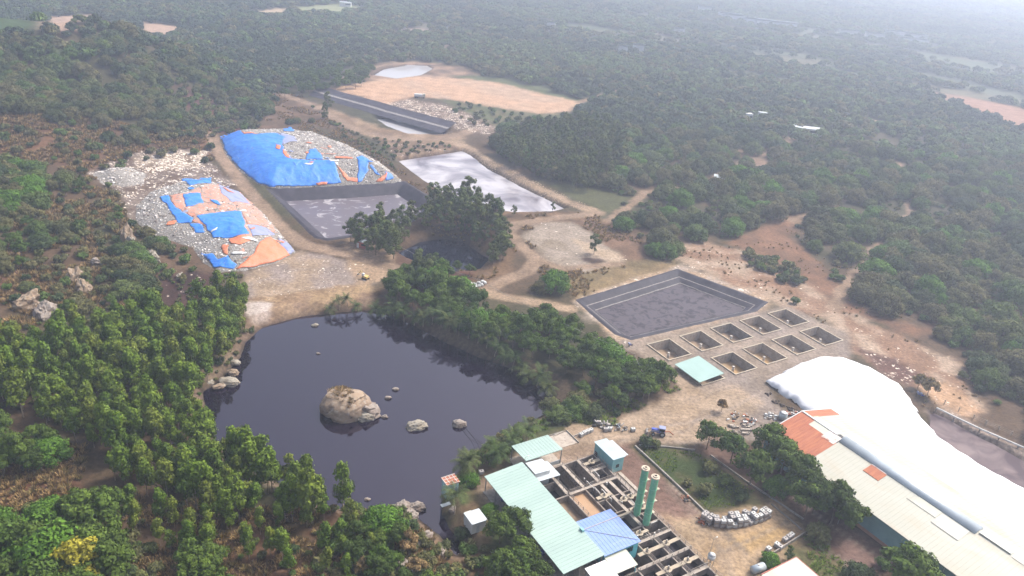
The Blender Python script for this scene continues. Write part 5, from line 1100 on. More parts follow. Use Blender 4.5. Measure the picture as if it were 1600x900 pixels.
def proto(kind, seed):
    r = np.random.default_rng(seed*31+len(kind)); q_ = random.Random(seed); lb = []; m = LEAF.get(kind)
    if kind == 'slim':
        lb.append((0, 0, 7.4, 1.0, 1.3))
        for k in range(13):
            f = q_.random(); z = 3.0+4.6*f; R = 1.55*math.sin(math.pi*(.25+.62*f))*q_.uniform(.4, 1.05); a = k*2.4+q_.uniform(-.5, .5); lb.append((R*math.cos(a), R*math.sin(a), z, q_.uniform(.65, 1.15), q_.uniform(.7, 1.25)))
        V, F, t = leaves(lb, 1500, .19, r, .5, .5, 1.5); return [('crown', leafmesh('crown', V, F, t, m)), ('trunk', trunkmesh(6.5, .11, [], 'pale_bark', 0, seed))]
    if kind in ('round', 'bright'):
        n = 15
        for k in range(n):
            a = k*2.4+q_.uniform(-.4, .4); f = math.sqrt((k+.3)/n); R = 4.3*f
            lb.append((R*math.cos(a)*q_.uniform(.85, 1.15), R*math.sin(a)*q_.uniform(.85, 1.15), 5.4-3.0*f*f+q_.uniform(-.6, .6), q_.uniform(1.5, 2.3), q_.uniform(1.2, 1.9)))
        for k in range(6): a = k*1.05; lb.append((3.9*math.cos(a), 3.9*math.sin(a), 1.7, 1.7, 1.3))
        V, F, t = leaves(lb, 5200, .23, r, .55, .6, 1.4); return [('crown', leafmesh('crown', V, F, t, m)), ('trunk', trunkmesh(4.0, .32, [(2, 1, 4), (-2, .5, 4.2), (0, -2, 4)], seed=seed))]
    if kind in ('broad', 'yellow', 'dry'):
        n = 11
        for k in range(n):
            a = k*2.4+q_.uniform(-.5, .5); f = math.sqrt((k+.2)/n); R = 2.9*f
            lb.append((R*math.cos(a), R*math.sin(a), 7.2-2.6*f+q_.uniform(-1.0, .8), q_.uniform(.9, 1.5), q_.uniform(.7, 1.1)))
        V, F, t = leaves(lb, 3000, .185, r, .45, .5, 1.5); return [('crown', leafmesh('crown', V, F, t, m)), ('trunk', trunkmesh(5.6, .17, [tuple(np.array(l[:3])*.9) for l in lb[3:9]], seed=seed))]
    if kind == 'casu':
        H = 13
        for k in range(20):
            f = k/19; z = 3+9.0*f+q_.uniform(-.5, .5); R = 3.3*math.sin(math.pi*(.18+.72*f))*q_.uniform(.25, 1.1); a = q_.uniform(0, 6.28); lb.append((R*math.cos(a), R*math.sin(a), z, q_.uniform(.7, 1.3), q_.uniform(.6, 1.1)))
        V, F, t = leaves(lb, 2000, .21, r, .3, .3, 2.0); return [('crown', leafmesh('crown', V, F, t, m)), ('trunk', trunkmesh(11.5, .17, [tuple(l[:3]) for l in lb[2:12:2]], seed=seed))]
    if kind == 'bush':
        for k in range(6): a = k*1.05+q_.uniform(-.3, .3); R = q_.uniform(.3, 1.1); lb.append((R*math.cos(a), R*math.sin(a), q_.uniform(.7, 1.5), q_.uniform(.7, 1.1), q_.uniform(.6, .95)))
        V, F, t = leaves(lb, 620, .20, r, .5, .4, 1.6); return [('crown', leafmesh('crown', V, F, t, LEAF['round'])), ('trunk', trunkmesh(1.0, .08, [], seed=seed))]
    if kind == 'palm':
        h = q_.uniform(2.8, 4.2); ln = q_.uniform(.05, .2); tx = ln*h; VV = []; FF = []; TT = []; nf = 17
        for k in range(nf):
            a = k*2.4+q_.uniform(-.2, .2); el = q_.uniform(-.25, 1.1) if k > 4 else q_.uniform(.9, 1.35); Lf = q_.uniform(2.9, 3.7); p = np.array([tx, 0, h]); dz = math.sin(el); dh = math.cos(el); pts = []
            for j in range(9):
                pts.append(p.copy()); p = p+np.array([math.cos(a)*dh, math.sin(a)*dh, dz])*Lf/8; dz -= .20; nr = math.hypot(dz, dh); dz /= nr; dh /= nr
            sd_v = np.array([-math.sin(a), math.cos(a), 0])
            for j in range(8):
                wd = .75*math.sin(math.pi*(.16+.8*j/8))+.12
                for s in (-1, 1):
                    for e in (0, .5):
                        b0 = pts[j]*(1-e)+pts[j+1]*e; b1 = pts[j]*(.62-e*.62)+pts[j+1]*(.38+e*.62) if e == 0 else pts[j]*.12+pts[j+1]*.88
                        tip = (b0+b1)/2+s*sd_v*wd+(pts[j+1]-pts[j])*.55+np.array([0, 0, -.32*wd]); i0 = len(VV); VV += [b0, b1, tip+(b1-b0)*.25, tip]; FF.append((i0, i0+1, i0+2, i0+3)); tn = q_.uniform(.1, .9); TT += [tn]*4
        return [('crown', leafmesh('crown', np.array(VV), np.array(FF), np.array(TT), LEAF['palm'])), ('trunk', trunkmesh(h, .15, [], 'pale_bark', ln, seed))]
PR = {k: [proto(k, s) for s in range(n)] for k, n in (('slim', 6), ('round', 7), ('broad', 6), ('casu', 5), ('bush', 5), ('palm', 5), ('bright', 3), ('yellow', 1), ('dry', 3))}
HC_ = {'slim': 6.2, 'round': 4.2, 'broad': 6.2, 'casu': 8, 'bush': 1.0, 'palm': 4.0, 'bright': 4.2, 'yellow': 6, 'dry': 6}
ntree = 0
def plant(kind, x, y, s, name, label, group=None, cat='tree', sz=None, bare=False):
    global ntree
    ntree += 1; t = thing(name, label, cat, (x, y, float(Z(x, y))-.05), rnd.uniform(0, 6.28), group)
    t.scale = (s*rnd.uniform(.92, 1.08), s*rnd.uniform(.92, 1.08), sz or s*rnd.uniform(.9, 1.12))
    for n_, me in rnd.choice(PR[kind]):
        if bare and n_ == 'crown': continue
        link(n_, me, t)
    return t
NOGO = [CLS.index(k) for k in ('dirt_road', 'yard', 'pond_bed')]
NOGO2 = NOGO+[CLS.index(k) for k in ('earth_clearing', 'grass')]
taken = []
def cand(poly, sp, hc, seed, nogo=NOGO2, jit=.42, ground=True):
    r = np.random.default_rng(seed); wp = march(densify(np.array(poly, float), 60), hc)
    X, Y = np.meshgrid(np.arange(wp[:, 0].min()-sp, wp[:, 0].max()+sp, sp), np.arange(wp[:, 1].min()-sp, wp[:, 1].max()+sp, sp*.9)); X[::2] += sp/2
    X = X.ravel()+r.uniform(-jit, jit, X.size)*sp; Y = Y.ravel()+r.uniform(-jit, jit, Y.size)*sp
    ok = Y > 70; X, Y = X[ok], Y[ok]
    px, py = project(X, Y, Z(X, Y)+hc); ok = inpoly(px, py, poly)
    if nogo: ok &= ~np.isin(Kat(X, Y), nogo)
    for P, lv, sl in PONDS: ok &= sdist(P, X, Y, 5) > .8
    for P in (RIM_A, RIM_F): ok &= sdist(P, X, Y, 5) > 2.5
    for P, mg in ((HA, 2), (HB, 2), (WT, 2)): ok &= sdist(P, X, Y, 5) > mg
    u, v = UVof(X, Y); ok &= ~((u > 76) & (u < 112) & (v > 70) & (v < 124)); ok &= ~((u > 150.5) & (u < 181) & (v < 106))
    return np.column_stack([X[ok], Y[ok]])
def trees(kind, poly, sp, name, label, group, smin=.8, smax=1.2, seed=1, nogo=NOGO2, limit=None, cat='tree', hc=None, mix=None, gap=0):
    P = cand(poly, sp, hc if hc is not None else HC_[kind]*(smin+smax)/2, seed, nogo)
    if gap: P = P[fbm(P[:, 0], P[:, 1], 18, 2, seed) > -gap]
    P = P[np.argsort(np.hypot(P[:, 0], P[:, 1]))]
    r = random.Random(seed)
    for x, y in P[:limit]:
        k = kind if not mix or r.random() > mix[1] else mix[0]
        s_ = smin+(smax-smin)*r.random()**1.3; plant(k, x, y, s_, name, label, group, cat, sz=s_*r.uniform(1.05, 1.4) if k == 'slim' else None)
    return P if limit is None else P[limit:]

# geometry-node scatter for what nobody could count
def scatter_stuff(name, P, scale, meshes, seed=3, squash=1.0, base=0):
    r = np.random.default_rng(seed); n = len(P); me = bpy.data.meshes.new(name); me.vertices.add(n); me.vertices.foreach_set('co', np.asarray(P, np.float32).ravel())
    for nm_, tp, d in (('sc', 'FLOAT', np.asarray(scale, np.float32)), ('rz', 'FLOAT', (r.random(n)*6.283).astype(np.float32)), ('ix', 'INT', r.integers(0, len(meshes), n).astype(np.int32))):
        a = me.attributes.new(nm_, tp, 'POINT'); a.data.foreach_set('value', d)
    o_ = link(name, me); tag(o_, kind='stuff'); c = bpy.data.collections.new(name)
    for k, m in enumerate(meshes): c.objects.link(bpy.data.objects.new(f'{name}_{k:02d}', m))
    g = bpy.data.node_groups.new(name, 'GeometryNodeTree'); g.interface.new_socket('Geometry', in_out='INPUT', socket_type='NodeSocketGeometry'); g.interface.new_socket('Geometry', in_out='OUTPUT', socket_type='NodeSocketGeometry')
    N_ = g.nodes; gi = N_.new('NodeGroupInput'); go = N_.new('NodeGroupOutput'); ip = N_.new('GeometryNodeInstanceOnPoints'); ci = N_.new('GeometryNodeCollectionInfo')
    ci.inputs[0].default_value = c; ci.inputs['Separate Children'].default_value = True; ci.inputs['Reset Children'].default_value = True; ip.inputs['Pick Instance'].default_value = True
    def attr(nm_, tp): a = N_.new('GeometryNodeInputNamedAttribute'); a.data_type = tp; a.inputs['Name'].default_value = nm_; return next(s for s in a.outputs if s.enabled and s.name == 'Attribute')
    cx_ = N_.new('ShaderNodeCombineXYZ'); g.links.new(attr('rz', 'FLOAT'), cx_.inputs[2]); cs = N_.new('ShaderNodeCombineXYZ'); sc = attr('sc', 'FLOAT')
    ml = N_.new('ShaderNodeMath'); ml.operation = 'MULTIPLY'; ml.inputs[1].default_value = squash; g.links.new(sc, ml.inputs[0])
    g.links.new(sc, cs.inputs[0]); g.links.new(sc, cs.inputs[1]); g.links.new(ml.outputs[0], cs.inputs[2])
    g.links.new(gi.outputs[0], ip.inputs['Points']); g.links.new(ci.outputs[0], ip.inputs['Instance']); g.links.new(cx_.outputs[0], ip.inputs['Rotation']); g.links.new(cs.outputs[0], ip.inputs['Scale']); g.links.new(attr('ix', 'INT'), ip.inputs['Instance Index']); g.links.new(ip.outputs[0], go.inputs[0])
    md = o_.modifiers.new(name, 'NODES'); md.node_group = g; return o_
def withz(P, dz=0): return np.column_stack([P, Z(P[:, 0], P[:, 1])+dz])

# plantation beside the pond: the nearest 300 as trees of their own
pl = [(80,520),(170,478),(240,470),(300,480),(345,438),(388,436),(405,520),(372,548),(335,590),(330,645),(345,690),(430,688),(495,668),(525,700),(560,728),(545,770),(500,790),(440,795),(335,790),(280,765),(200,745),(150,700),(100,650),(-30,600),(-30,520)]
rest = trees('slim', pl, 4.0, 'plantation_tree', 'slim light green tree in the dense plantation left of the black pond', 'slim plantation trees left of the pond', .72, 1.32, 2, limit=299)
if len(rest): scatter_stuff('plantation_trees', withz(rest), rng.uniform(.8, 1.2, len(rest)), [p[0][1] for p in PR['slim']])
trees('slim', [(190,770),(280,780),(440,800),(550,780),(590,850),(540,900),(380,870),(230,850)], 5.6, 'young_tree', 'thin young tree standing in the brown clearing at the bottom edge', 'young trees in the bottom brown clearing', .55, .9, 3)
trees('broad', [(-40,640),(60,660),(120,690),(60,715),(-40,725)], 5.5, 'yellowish_tree', 'yellow green spreading tree at the left edge above the brown patch', 'spreading trees at the left edge', .8, 1.15, 4, mix=('bright', .15))
trees('broad', [(-40,800),(95,800),(120,760),(165,770),(190,830),(160,930),(-40,930)], 5.4, 'leafy_tree', 'large leafy tree in the bottom left thicket', 'leafy trees in the bottom left thicket', .9, 1.4, 5, mix=('bright', .18))
trees('bush', [(-40,800),(110,790),(190,810),(270,880),(260,930),(-40,930)], 4.4, 'shrub', 'low shrub between the trees of the bottom left thicket', 'shrubs in the bottom left thicket', .8, 1.5, 6, cat='shrub')
x, y = march([(122,885)], 5)[0]; plant('yellow', x, y, 1.35, 'yellow_tree', 'bright yellow leaved tree at the bottom left edge')
x, y = march([(70,795)], 4)[0]; plant('bright', x, y, .85, 'bright_tree', 'vivid green tree with trailing leaves in the bottom left thicket')
trees('broad', [(285,840),(330,850),(370,900),(360,930),(270,930)], 4.5, 'leafy_tree', 'leafy tree in the small clump at the bottom edge left of the outlet', 'leafy clump at the bottom edge', .8, 1.1, 7)
x, y = march([(597,812)], 3.5)[0]; plant('bright', x, y, .85, 'bright_tree', 'vivid green rounded tree on the near pond bank')
trees('broad', [(560,800),(570,830),(650,830),(690,870),(680,930),(520,930)], 4.6, 'bank_tree', 'olive green tree on the near bank below the vivid rounded tree', 'trees on the near bank below the vivid tree', .55, .9, 8, mix=('dry', .15))
trees('bush', [(540,790),(610,780),(690,860),(690,930),(480,930),(500,850)], 2.6, 'bank_shrub', 'low shrub on the brown near bank of the pond', 'shrubs on the near bank', .6, 1.2, 9, cat='shrub')
trees('broad', [(775,815),(800,798),(840,812),(882,868),(875,930),(765,930)], 4.4, 'feathery_tree', 'tall feathery green tree in front of the long mint roof', 'feathery trees in front of the mint roof', .9, 1.2, 10, nogo=NOGO, mix=('bright', .12))
trees('bush', [(690,845),(722,835),(765,860),(760,930),(700,930)], 3.0, 'hut_shrub', 'green shrub around the white cabin', 'shrubs around the white cabin', .6, 1.2, 11, nogo=NOGO, cat='shrub')
for px, py, s in ((733,745,.75), (766,792,.6)):
    x, y = march([(px, py)], 3*s)[0]; plant('bright', x, y, s*.6, 'bright_tree', 'light green tree between the kiosk and the mint shelter' if px < 750 else 'light green tree above the white cabin')
# left slope
trees('round', [(-40,245),(55,255),(70,300),(55,330),(-40,330)], 6.5, 'edge_tree', 'large green tree at the left edge below the brown grass', 'large trees at the left edge', .8, 1.15, 12, mix=('bright', .25))
trees('round', [(70,275),(130,270),(160,290),(195,305),(200,340),(170,380),(205,410),(240,420),(240,450),(170,475),(90,510),(-40,520),(-40,330),(60,320)], 7.4, 'slope_tree', 'round bushy tree on the left rocky slope', 'bushy trees on the left rocky slope', .45, .85, 13, gap=.08, mix=('broad', .35))
trees('round', [(225,345),(262,350),(270,375),(255,390),(228,375)], 4.5, 'heap_bush', 'round green bush at the left foot of the lower waste heap', 'bushes at the foot of the lower heap', .5, .65, 14, nogo=[])
trees('round', [(178,385),(230,380),(240,440),(190,450)], 5, 'pinnacle_tree', 'dark tree just below the rock pinnacle', 'dark trees below the rock pinnacle', .6, .85, 15)
trees('bush', [(-40,190),(150,190),(340,210),(330,240),(130,275),(-40,250)], 11, 'dry_slope_bush', 'dark bush on the orange brown dry slope', 'bushes on the dry slope', .9, 1.8, 16, cat='shrub', nogo=NOGO)
trees('bush', [(190,270),(330,300),(300,430),(240,460),(0,470),(0,300)], 6.5, 'slope_shrub', 'low scrub bush among rocks on the left slope', 'scrub on the left slope', .8, 1.4, 17, cat='shrub')
# wooded hill
hrest = trees('round', [(-60,62),(60,55),(120,62),(185,58),(230,80),(290,98),(340,122),(400,150),(430,160),(415,178),(380,160),(335,145),(290,112),(258,112),(262,150),(300,188),(290,205),(240,205),(200,225),(165,212),(150,180),(60,185),(-60,180)], 7.2, 'hill_tree', 'dark rounded tree covering the wooded hill at the upper left', 'dark trees on the wooded hill', .6, 1.05, 18, nogo=[], limit=298, gap=.38)
scatter_stuff('hill_wood', withz(hrest), rng.uniform(.6, 1.05, len(hrest)), [p[0][1] for p in PR['round']], 6)
x, y = march([(195,50)], 4)[0]; plant('round', x, y, 1.5, 'crest_tree', 'big dark tree rising above the crest of the wooded hill')
trees('bush', [(250,90),(420,150),(400,205),(250,215)], 6, 'hill_bush', 'low bush on the reddish hill face', 'bushes on the hill face', 1, 1.9, 19, cat='shrub', nogo=[])
for px, py, s, lb in ((512,165,1.1,'pair of tall green trees by the road below the dark channel'), (508,180,.8,'lower green tree in front of the tall pair by the road'), (463,188,.55,'rounded bush right behind the upper waste heap'), (452,190,.5,'small bush left behind the upper waste heap'), (487,188,.5,'brown bush at the far right behind the upper waste heap'), (152,228,.5,'lone round bush on the dry slope'), (102,236,.4,'lone small dark bush on the dry slope'), (320,250,.4,'bush above the rubble beside the track'), (312,212,.4,'bush near the upper bend of the track')):
    x, y = march([(px, py)], 3*s)[0]; plant('casu' if 'tall' in lb else 'round', x, y, s*.9, 'lone_bush' if s < .7 else 'roadside_tree', lb)
# belt between pond and road
trees('broad', [(600,425),(650,398),(700,418),(735,455),(760,475),(850,470),(880,490),(935,520),(965,545),(1010,560),(1055,600),(1070,632),(1040,640),(1005,605),(950,580),(880,558),(800,528),(740,505),(690,490),(630,472)], 5.6, 'row_tree', 'broad leaved tree in the belt between the black pond and the tank yard', 'broad leaved belt along the pond', .8, 1.3, 20, nogo=NOGO[1:2]+[5], mix=('bright', .08))
trees('broad', [(880,575),(960,605),(1000,640),(960,640),(900,605)], 7.5, 'row_tree', 'smaller tree in the shade between the belt and the palms', 'shaded trees behind the palms', .6, .9, 21, nogo=[5])
palms = [(590,460),(603,468),(616,464),(632,472),(648,478),(662,482),(676,484),(690,490),(703,496),(718,503),(733,508),(748,515),(762,521),(775,530),(790,538),(803,547),(816,553),(829,562),(842,570),(856,581),(700,478),(740,500),(780,520),(640,462),(768,690),(798,682),(780,700),(825,670),(720,718),(735,720),(712,772)]
for px, py in palms:
    x, y = march([(px, py)], 4.6)[0]; s_ = sdist(POND, np.array([x]), np.array([y]))[0]
    if s_ < .8: c_ = POND[np.argmin(np.hypot(*(POND-[x, y]).T))]; 
    plant('palm', x, y, rnd.uniform(1.0, 1.35), 'coconut_palm', 'coconut palm in the row leaning along the far right bank of the pond' if px < 760 or 540 < py < 620 else 'coconut palm among bushes beside the mint canopy', 'palms along the far bank' if px < 760 or 540 < py < 620 else 'palms beside the mint canopy')
for px, py in ((515,462),(530,458),(543,455),(556,458)):
    x, y = march([(px, py)], 4)[0]; plant('palm', x, y, .8, 'coconut_palm', 'ragged palm in the small group on the sandy bank at the top of the pond', 'palms on the sandy bank')
trees('bush', [(600,500),(700,530),(800,575),(870,620),(890,660),(840,665),(760,715),(730,735),(720,760),(690,780),(700,750),(760,690),(850,640),(780,585),(690,545)], 4.2, 'bank_bush', 'dark bush under the palms along the pond bank', 'bushes under the palms', .5, .9, 23, nogo=[], cat='shrub')
trees('round', [(860,630),(900,615),(930,640),(900,660),(845,665)], 4.6, 'garden_tree', 'rounded tree on the grass between the palms and the road totes', 'rounded trees by the grass', .45, .7, 24, nogo=NOGO[:2])
# grove round the small black pool
trees('casu', [(545,350),(580,332),(640,318),(690,298),(745,298),(790,330),(795,370),(780,395),(745,385),(705,360),(650,365),(600,385),(560,372)], 5.0, 'grove_tree', 'tall feathery dark tree in the grove around the small black pool', 'feathery grove around the small pool', .65, 1.1, 25, nogo=NOGO[:2])
trees('casu', [(640,405),(680,395),(690,425),(640,430)], 4.5, 'pool_tree', 'feathery tree on the near side of the small black pool', 'feathery trees near the small pool', .6, .8, 26, nogo=[])
for px, py, s in ((715,410,.65), (735,415,.6)):
    x, y = march([(px, py)], 4)[0]; plant('broad', x, y, s, 'bamboo_clump', 'yellow green bamboo like clump in front of the small pool' if px < 720 else 'second bamboo like clump right of the first')
for px, py, s in ((780,318,.55), (768,325,.45), (803,325,.4), (865,318,.4)):
    x, y = march([(px, py)], 4)[0]; plant('casu', x, y, s, 'sapling', 'thin sapling in front of the foamy white pond', 'saplings before the foamy pond')
# singles
x, y = march([(930,382)], 4.5)[0]; plant('casu', x, y, .72, 'lone_tree', 'lone upright dark tree on the grey round clearing', sz=.75)
x, y = march([(868,438)], 4)[0]; plant('bright', x, y, 1.05, 'round_tree', 'wide bright green round tree beside the forked track')
x, y = march([(845,445)], 3)[0]; plant('round', x, y, .6, 'round_tree', 'darker shoulder tree left of the wide bright green tree')
x, y = march([(1025,385)], 4)[0]; plant('bright', x, y, .8, 'round_tree', 'bright green tree at the edge of the orchard above the mud basin')
# yard trees
for px, py, k, s, lb in ((1112,668,'broad',.95,'open crowned tree at the corner of the garden'), (1150,690,'broad',.95,'dark tree second from the garden corner'), (1183,715,'broad',1.15,'large dark green tree in the middle of the garden row'), (1218,757,'bright',.62,'bright green rounded tree at the end of the curved totes'), (1205,678,'broad',1.15,'dark tree touching the rusty roof corner'), (1232,700,'broad',1.2,'dark tree in front of the rusty roof'), (1258,725,'broad',1.2,'dark tree along the warehouse, left of the cream roof edge'), (1285,755,'broad',1.25,'broad dark tree along the cream roof edge'), (1312,775,'broad',1.25,'broad dark tree left of the warehouse doorway'), (1335,790,'broad',1.0,'dark tree beside the warehouse doorway'), (1270,765,'broad',1.1,'shaded tree behind the bright rounded tree'), (1280,830,'round',.55,'round grey green tree above the corner building'), (1345,892,'round',.6,'round green tree at the bottom edge right of the corner building'), (1420,865,'broad',1.25,'tree with light and dark leaves against the teal warehouse wall'), (1440,885,'broad',1.1,'dark tree at the bottom edge by the warehouse wall'), (1205,872,'bright',.42,'bright bush beside the corner building'), (1010,690,'bush',1.2,'bush at the road corner of the garden'), (1025,693,'bush',.9,'yellowish bush at the road corner of the garden'), (1108,730,'bush',1.4,'round dark shrub in the middle of the garden'), (1103,765,'bush',1.2,'pale shrub in the lower garden'), (1135,750,'bush',1.2,'shrub right of the middle in the garden'), (1160,775,'bush',1.2,'shrub at the shaded end of the garden'), (1075,755,'bush',.8,'small shrub at the kerb side of the garden'), (1130,630,'dry',.5,'sparse dry sapling in the dirt yard above the garden'), (1440,590,'dry',.7,'bare thin tree at the edge of the white sheet'), (1455,600,'dry',.75,'second bare thin tree near the white sheet'), (1242,470,'bush',1.2,'green bush on the pale slope by the far tanks'), (1295,508,'bush',1.6,'green bush on the pale slope right of the tanks'), (1380,880,'bush',1.0,'small shrub on the grass by the corner building'), (1235,862,'casu',.35,'dark column shrub beside the low wall')):
    s = s*1.2 if k == 'broad' else s; x, y = march([(px, py)], HC_[k]*s)[0]; plant(k, x, y, s, 'shrub' if k == 'bush' else 'yard_tree', lb, cat='shrub' if k == 'bush' else 'tree')
trees('bush', [(1140,380),(1230,410),(1260,440),(1240,445),(1170,410)], 4, 'hedge_bush', 'green bush in the line along the top of the dry slope', 'bush line on the dry slope', .9, 1.5, 27, nogo=[], cat='shrub')
trees('bush', [(1060,560),(1000,640),(900,650),(900,600),(960,590)], 4.5, 'understory_bush', 'low bush in the shade under the belt trees', 'bushes under the belt trees', .8, 1.4, 28, nogo=NOGO[1:2], cat='shrub')

# orchard forest on the right
forest = [(765,215),(800,190),(870,188),(910,165),(860,140),(760,112),(640,92),(560,95),(440,118),(430,150),(330,125),(230,90),(60,80),(-60,80),(-80,-80),(1700,-40),(1700,690),(1640,700),(1590,672),(1540,628),(1492,590),(1490,545),(1470,512),(1405,492),(1340,478),(1290,430),(1250,400),(1240,375),(1225,345),(1140,372),(1060,380),(1040,405),(990,395),(965,360),(945,340),(965,318),(860,268),(800,240)]
near = [(765,215),(800,190),(880,188),(1700,250),(1700,690),(1640,700),(1590,672),(1540,628),(1492,590),(1490,545),(1470,512),(1405,492),(1340,478),(1290,430),(1250,400),(1240,375),(1225,345),(1140,372),(1060,380),(1040,405),(990,395),(965,360),(945,340),(965,318),(860,268),(800,240)]
P = cand(near, 9.0, 4.5, 40); P = P[fbm(P[:, 0], P[:, 1], 20, 2, 4) > -.36]; P = P[np.argsort(np.hypot(P[:, 0], P[:, 1]))]
r = random.Random(40)
used = set()
for i, (x, y) in enumerate(P[:299]):
    k = 'bright' if r.random() < .07 else 'round'
    px, py = project(x, y, 5.0)
    kk = 'bright green' if k == 'bright' else 'dark rounded'
    lb = f'{kk} orchard tree among many in the woods right of the tank yard' if py > 300 else f'{kk} orchard tree in the woods beyond the dry clearing'
    plant(k, x, y, r.uniform(.62, 1.3), 'orchard_tree', lb, 'orchard trees, '+kk+(' near' if py > 300 else ' far'))
rest = P[299:]
crowns = [p[0][1] for p in PR['round']]
def small(seed, n=420):
    r_ = np.random.default_rng(seed); lb = []
    for k in range(9): a = k*2.4; f = math.sqrt((k+.3)/9); lb.append((4*f*math.cos(a), 4*f*math.sin(a), 5-2.6*f*f+r_.uniform(-.6, .6), r_.uniform(1.6, 2.3), r_.uniform(1.3, 1.9)))
    V, F, t = leaves(lb, n, .62, r_, .6, .6, 1.3); return leafmesh('far_crown', V, F, t, LEAF['round'])
fars = [small(s) for s in range(5)]
def recol(m, k): c = m.copy(); c.materials[0] = LEAF[k]; return c
scatter_stuff('orchard_wood', withz(rest), rng.uniform(.65, 1.3, len(rest)), crowns+crowns+crowns[:3]+[recol(m, 'far_dark') for m in crowns[:3]]+[recol(m, 'far_light') for m in crowns[3:5]]+[recol(crowns[5], 'bright')], 5)
farm_d = [recol(m, 'far_dark') for m in fars]; farm_l = [recol(m, 'far_light') for m in fars]
def ringfar(y0, y1, sp, seed, smin, smax, name, sq=1.0):
    r_ = np.random.default_rng(seed); xm = .75*y1+120
    X, Y = np.meshgrid(np.arange(-xm, xm, sp), np.arange(y0, y1, sp*.9)); X[::2] += sp/2
    X = X.ravel()+r_.uniform(-.45, .45, X.size)*sp; Y = Y.ravel()+r_.uniform(-.45, .45, Y.size)*sp
    ok = np.abs(X) < .75*Y+80; X, Y = X[ok], Y[ok]
    px, py = project(X, Y, Z(X, Y)+4); ok = inpoly(px, py, forest) & ~inpoly(px, py, near) & ~np.isin(Kat(X, Y), NOGO2)
    ok |= (px < -60) & (Y > 560) | (px > 1690) & (Y > 200)
    ok &= fbm(X, Y, 60, 3, 8) > -.62
    X, Y = X[ok], Y[ok]; P_ = np.column_stack([X, Y]); s_ = smin+(smax-smin)*1.35*r_.random(len(P_))**1.8; g_ = fbm(X, Y*2.2, 150, 4, 15)+.25*r_.normal(size=len(X))
    for ms, m_ in ((farm_d, g_ < -.16), (fars, (g_ >= -.16) & (g_ < .22)), (farm_l, g_ >= .22)): scatter_stuff(name, withz(P_[m_]), s_[m_], ms, seed, sq)
    return None, len(P_)
n1 = ringfar(380, 900, 7.6, 61, .55, 1.0, 'far_woodland'); n2 = ringfar(900, 1700, 11, 62, .8, 1.4, 'distant_woodland', .8); n3 = ringfar(1700, 3600, 21, 63, 1.4, 2.6, 'horizon_woodland', .5)
# tall pale-trunked stand at the head of the orchard
trees('casu', [(775,215),(830,190),(900,180),(960,195),(980,240),(930,280),(860,265),(800,240)], 7, 'stand_tree', 'tall dark tree in the stand at the corner of the foamy pond road', 'tall stand by the foamy pond', .8, 1.15, 44, nogo=NOGO)
trees('broad', [(440,118),(560,95),(600,98),(560,125),(500,135),(430,140)], 8, 'plantation_edge_tree', 'grey green tree along the edge of the far plantation', 'trees along the far plantation edge', .9, 1.2, 45, nogo=NOGO)
trees('bush', [(700,150),(760,165),(860,185),(780,205),(720,190)], 9, 'field_bush', 'low bush on the green strip below the orange clearing', 'bushes below the orange clearing', .8, 1.4, 46, nogo=[], cat='shrub')
trees('bush', [(470,150),(590,215),(700,225),(715,235),(610,250),(630,280),(700,335),(680,335),(590,265),(540,215)], 5, 'verge_bush', 'brown dry bush on the verge around the foamy pond', 'dry bushes around the foamy pond', .4, .9, 47, nogo=NOGO[:1]+[5], cat='shrub')

# undergrowth, dry grass and loose waste (uncountable)
def tuft(seed, m, n=60, h=.6):
    r_ = np.random.default_rng(seed); a = r_.random(n)*6.28; d = r_.random(n)*.8; c = np.stack([d*np.cos(a), d*np.sin(a), np.zeros(n)], 1); tip = c+np.stack([np.cos(a)*.4, np.sin(a)*.4, h*(.5+r_.random(n))], 1)+r_.normal(size=(n, 3))*.15; sv = np.stack([-np.sin(a), np.cos(a), np.zeros(n)], 1)*.10
    V = np.stack([c-sv, c+sv, tip+sv*.5, tip-sv*.5], 1).reshape(-1, 3); return leafmesh('tuft', V, np.arange(4*n).reshape(n, 4), np.repeat(r_.random(n), 4), m)
dry = [tuft(s, LEAF['dry']) for s in range(3)]; grn = [tuft(s+9, LEAF['slim'], 40, .45) for s in range(3)]
def cover(name, poly, sp, ms, seed, smin, smax, nogo=NOGO, gap=.1):
    P_ = cand(poly, sp, 0, seed, nogo); P_ = P_[fbm(P_[:, 0], P_[:, 1], 9, 3, seed) > -gap]
    if len(P_): scatter_stuff(name, withz(P_), rng.uniform(smin, smax, len(P_)), ms, seed)
bm_ = [p[0][1] for p in PR['bush']]
cover('undergrowth', [(150,760),(560,770),(680,860),(640,930),(200,930)], 4.5, bm_, 70, .3, .7, NOGO2, -.1)
cover('undergrowth', [(-60,480),(250,430),(400,430),(560,760),(300,760),(120,700),(-60,640)], 2.8, bm_, 71, .3, .65, NOGO2, .0)
cover('dry_grass', [(-60,170),(340,205),(330,260),(240,330),(250,470),(0,520),(-60,500)], 2.2, dry, 72, .8, 1.8, NOGO2, .15)
cover('dry_grass', [(200,780),(560,790),(720,850),(720,930),(200,930)], 1.6, dry, 73, .6, 1.3, NOGO2, .3)
cover('dry_grass', [(-60,700),(130,700),(130,830),(-60,830)], 1.6, dry, 74, .6, 1.4, NOGO2, .4)
cover('dry_grass', [(410,140),(470,150),(620,260),(720,340),(940,330),(1030,400),(900,470),(860,440),(760,360),(780,430),(740,450),(600,275),(400,205)], 2.0, dry, 75, .5, 1.1, NOGO[:2], -.05)
cover('dry_grass', [(1040,395),(1180,380),(1260,330),(1500,500),(1540,640),(1440,640),(1200,480)], 3.2, dry, 76, .3, .7, NOGO, -.15)
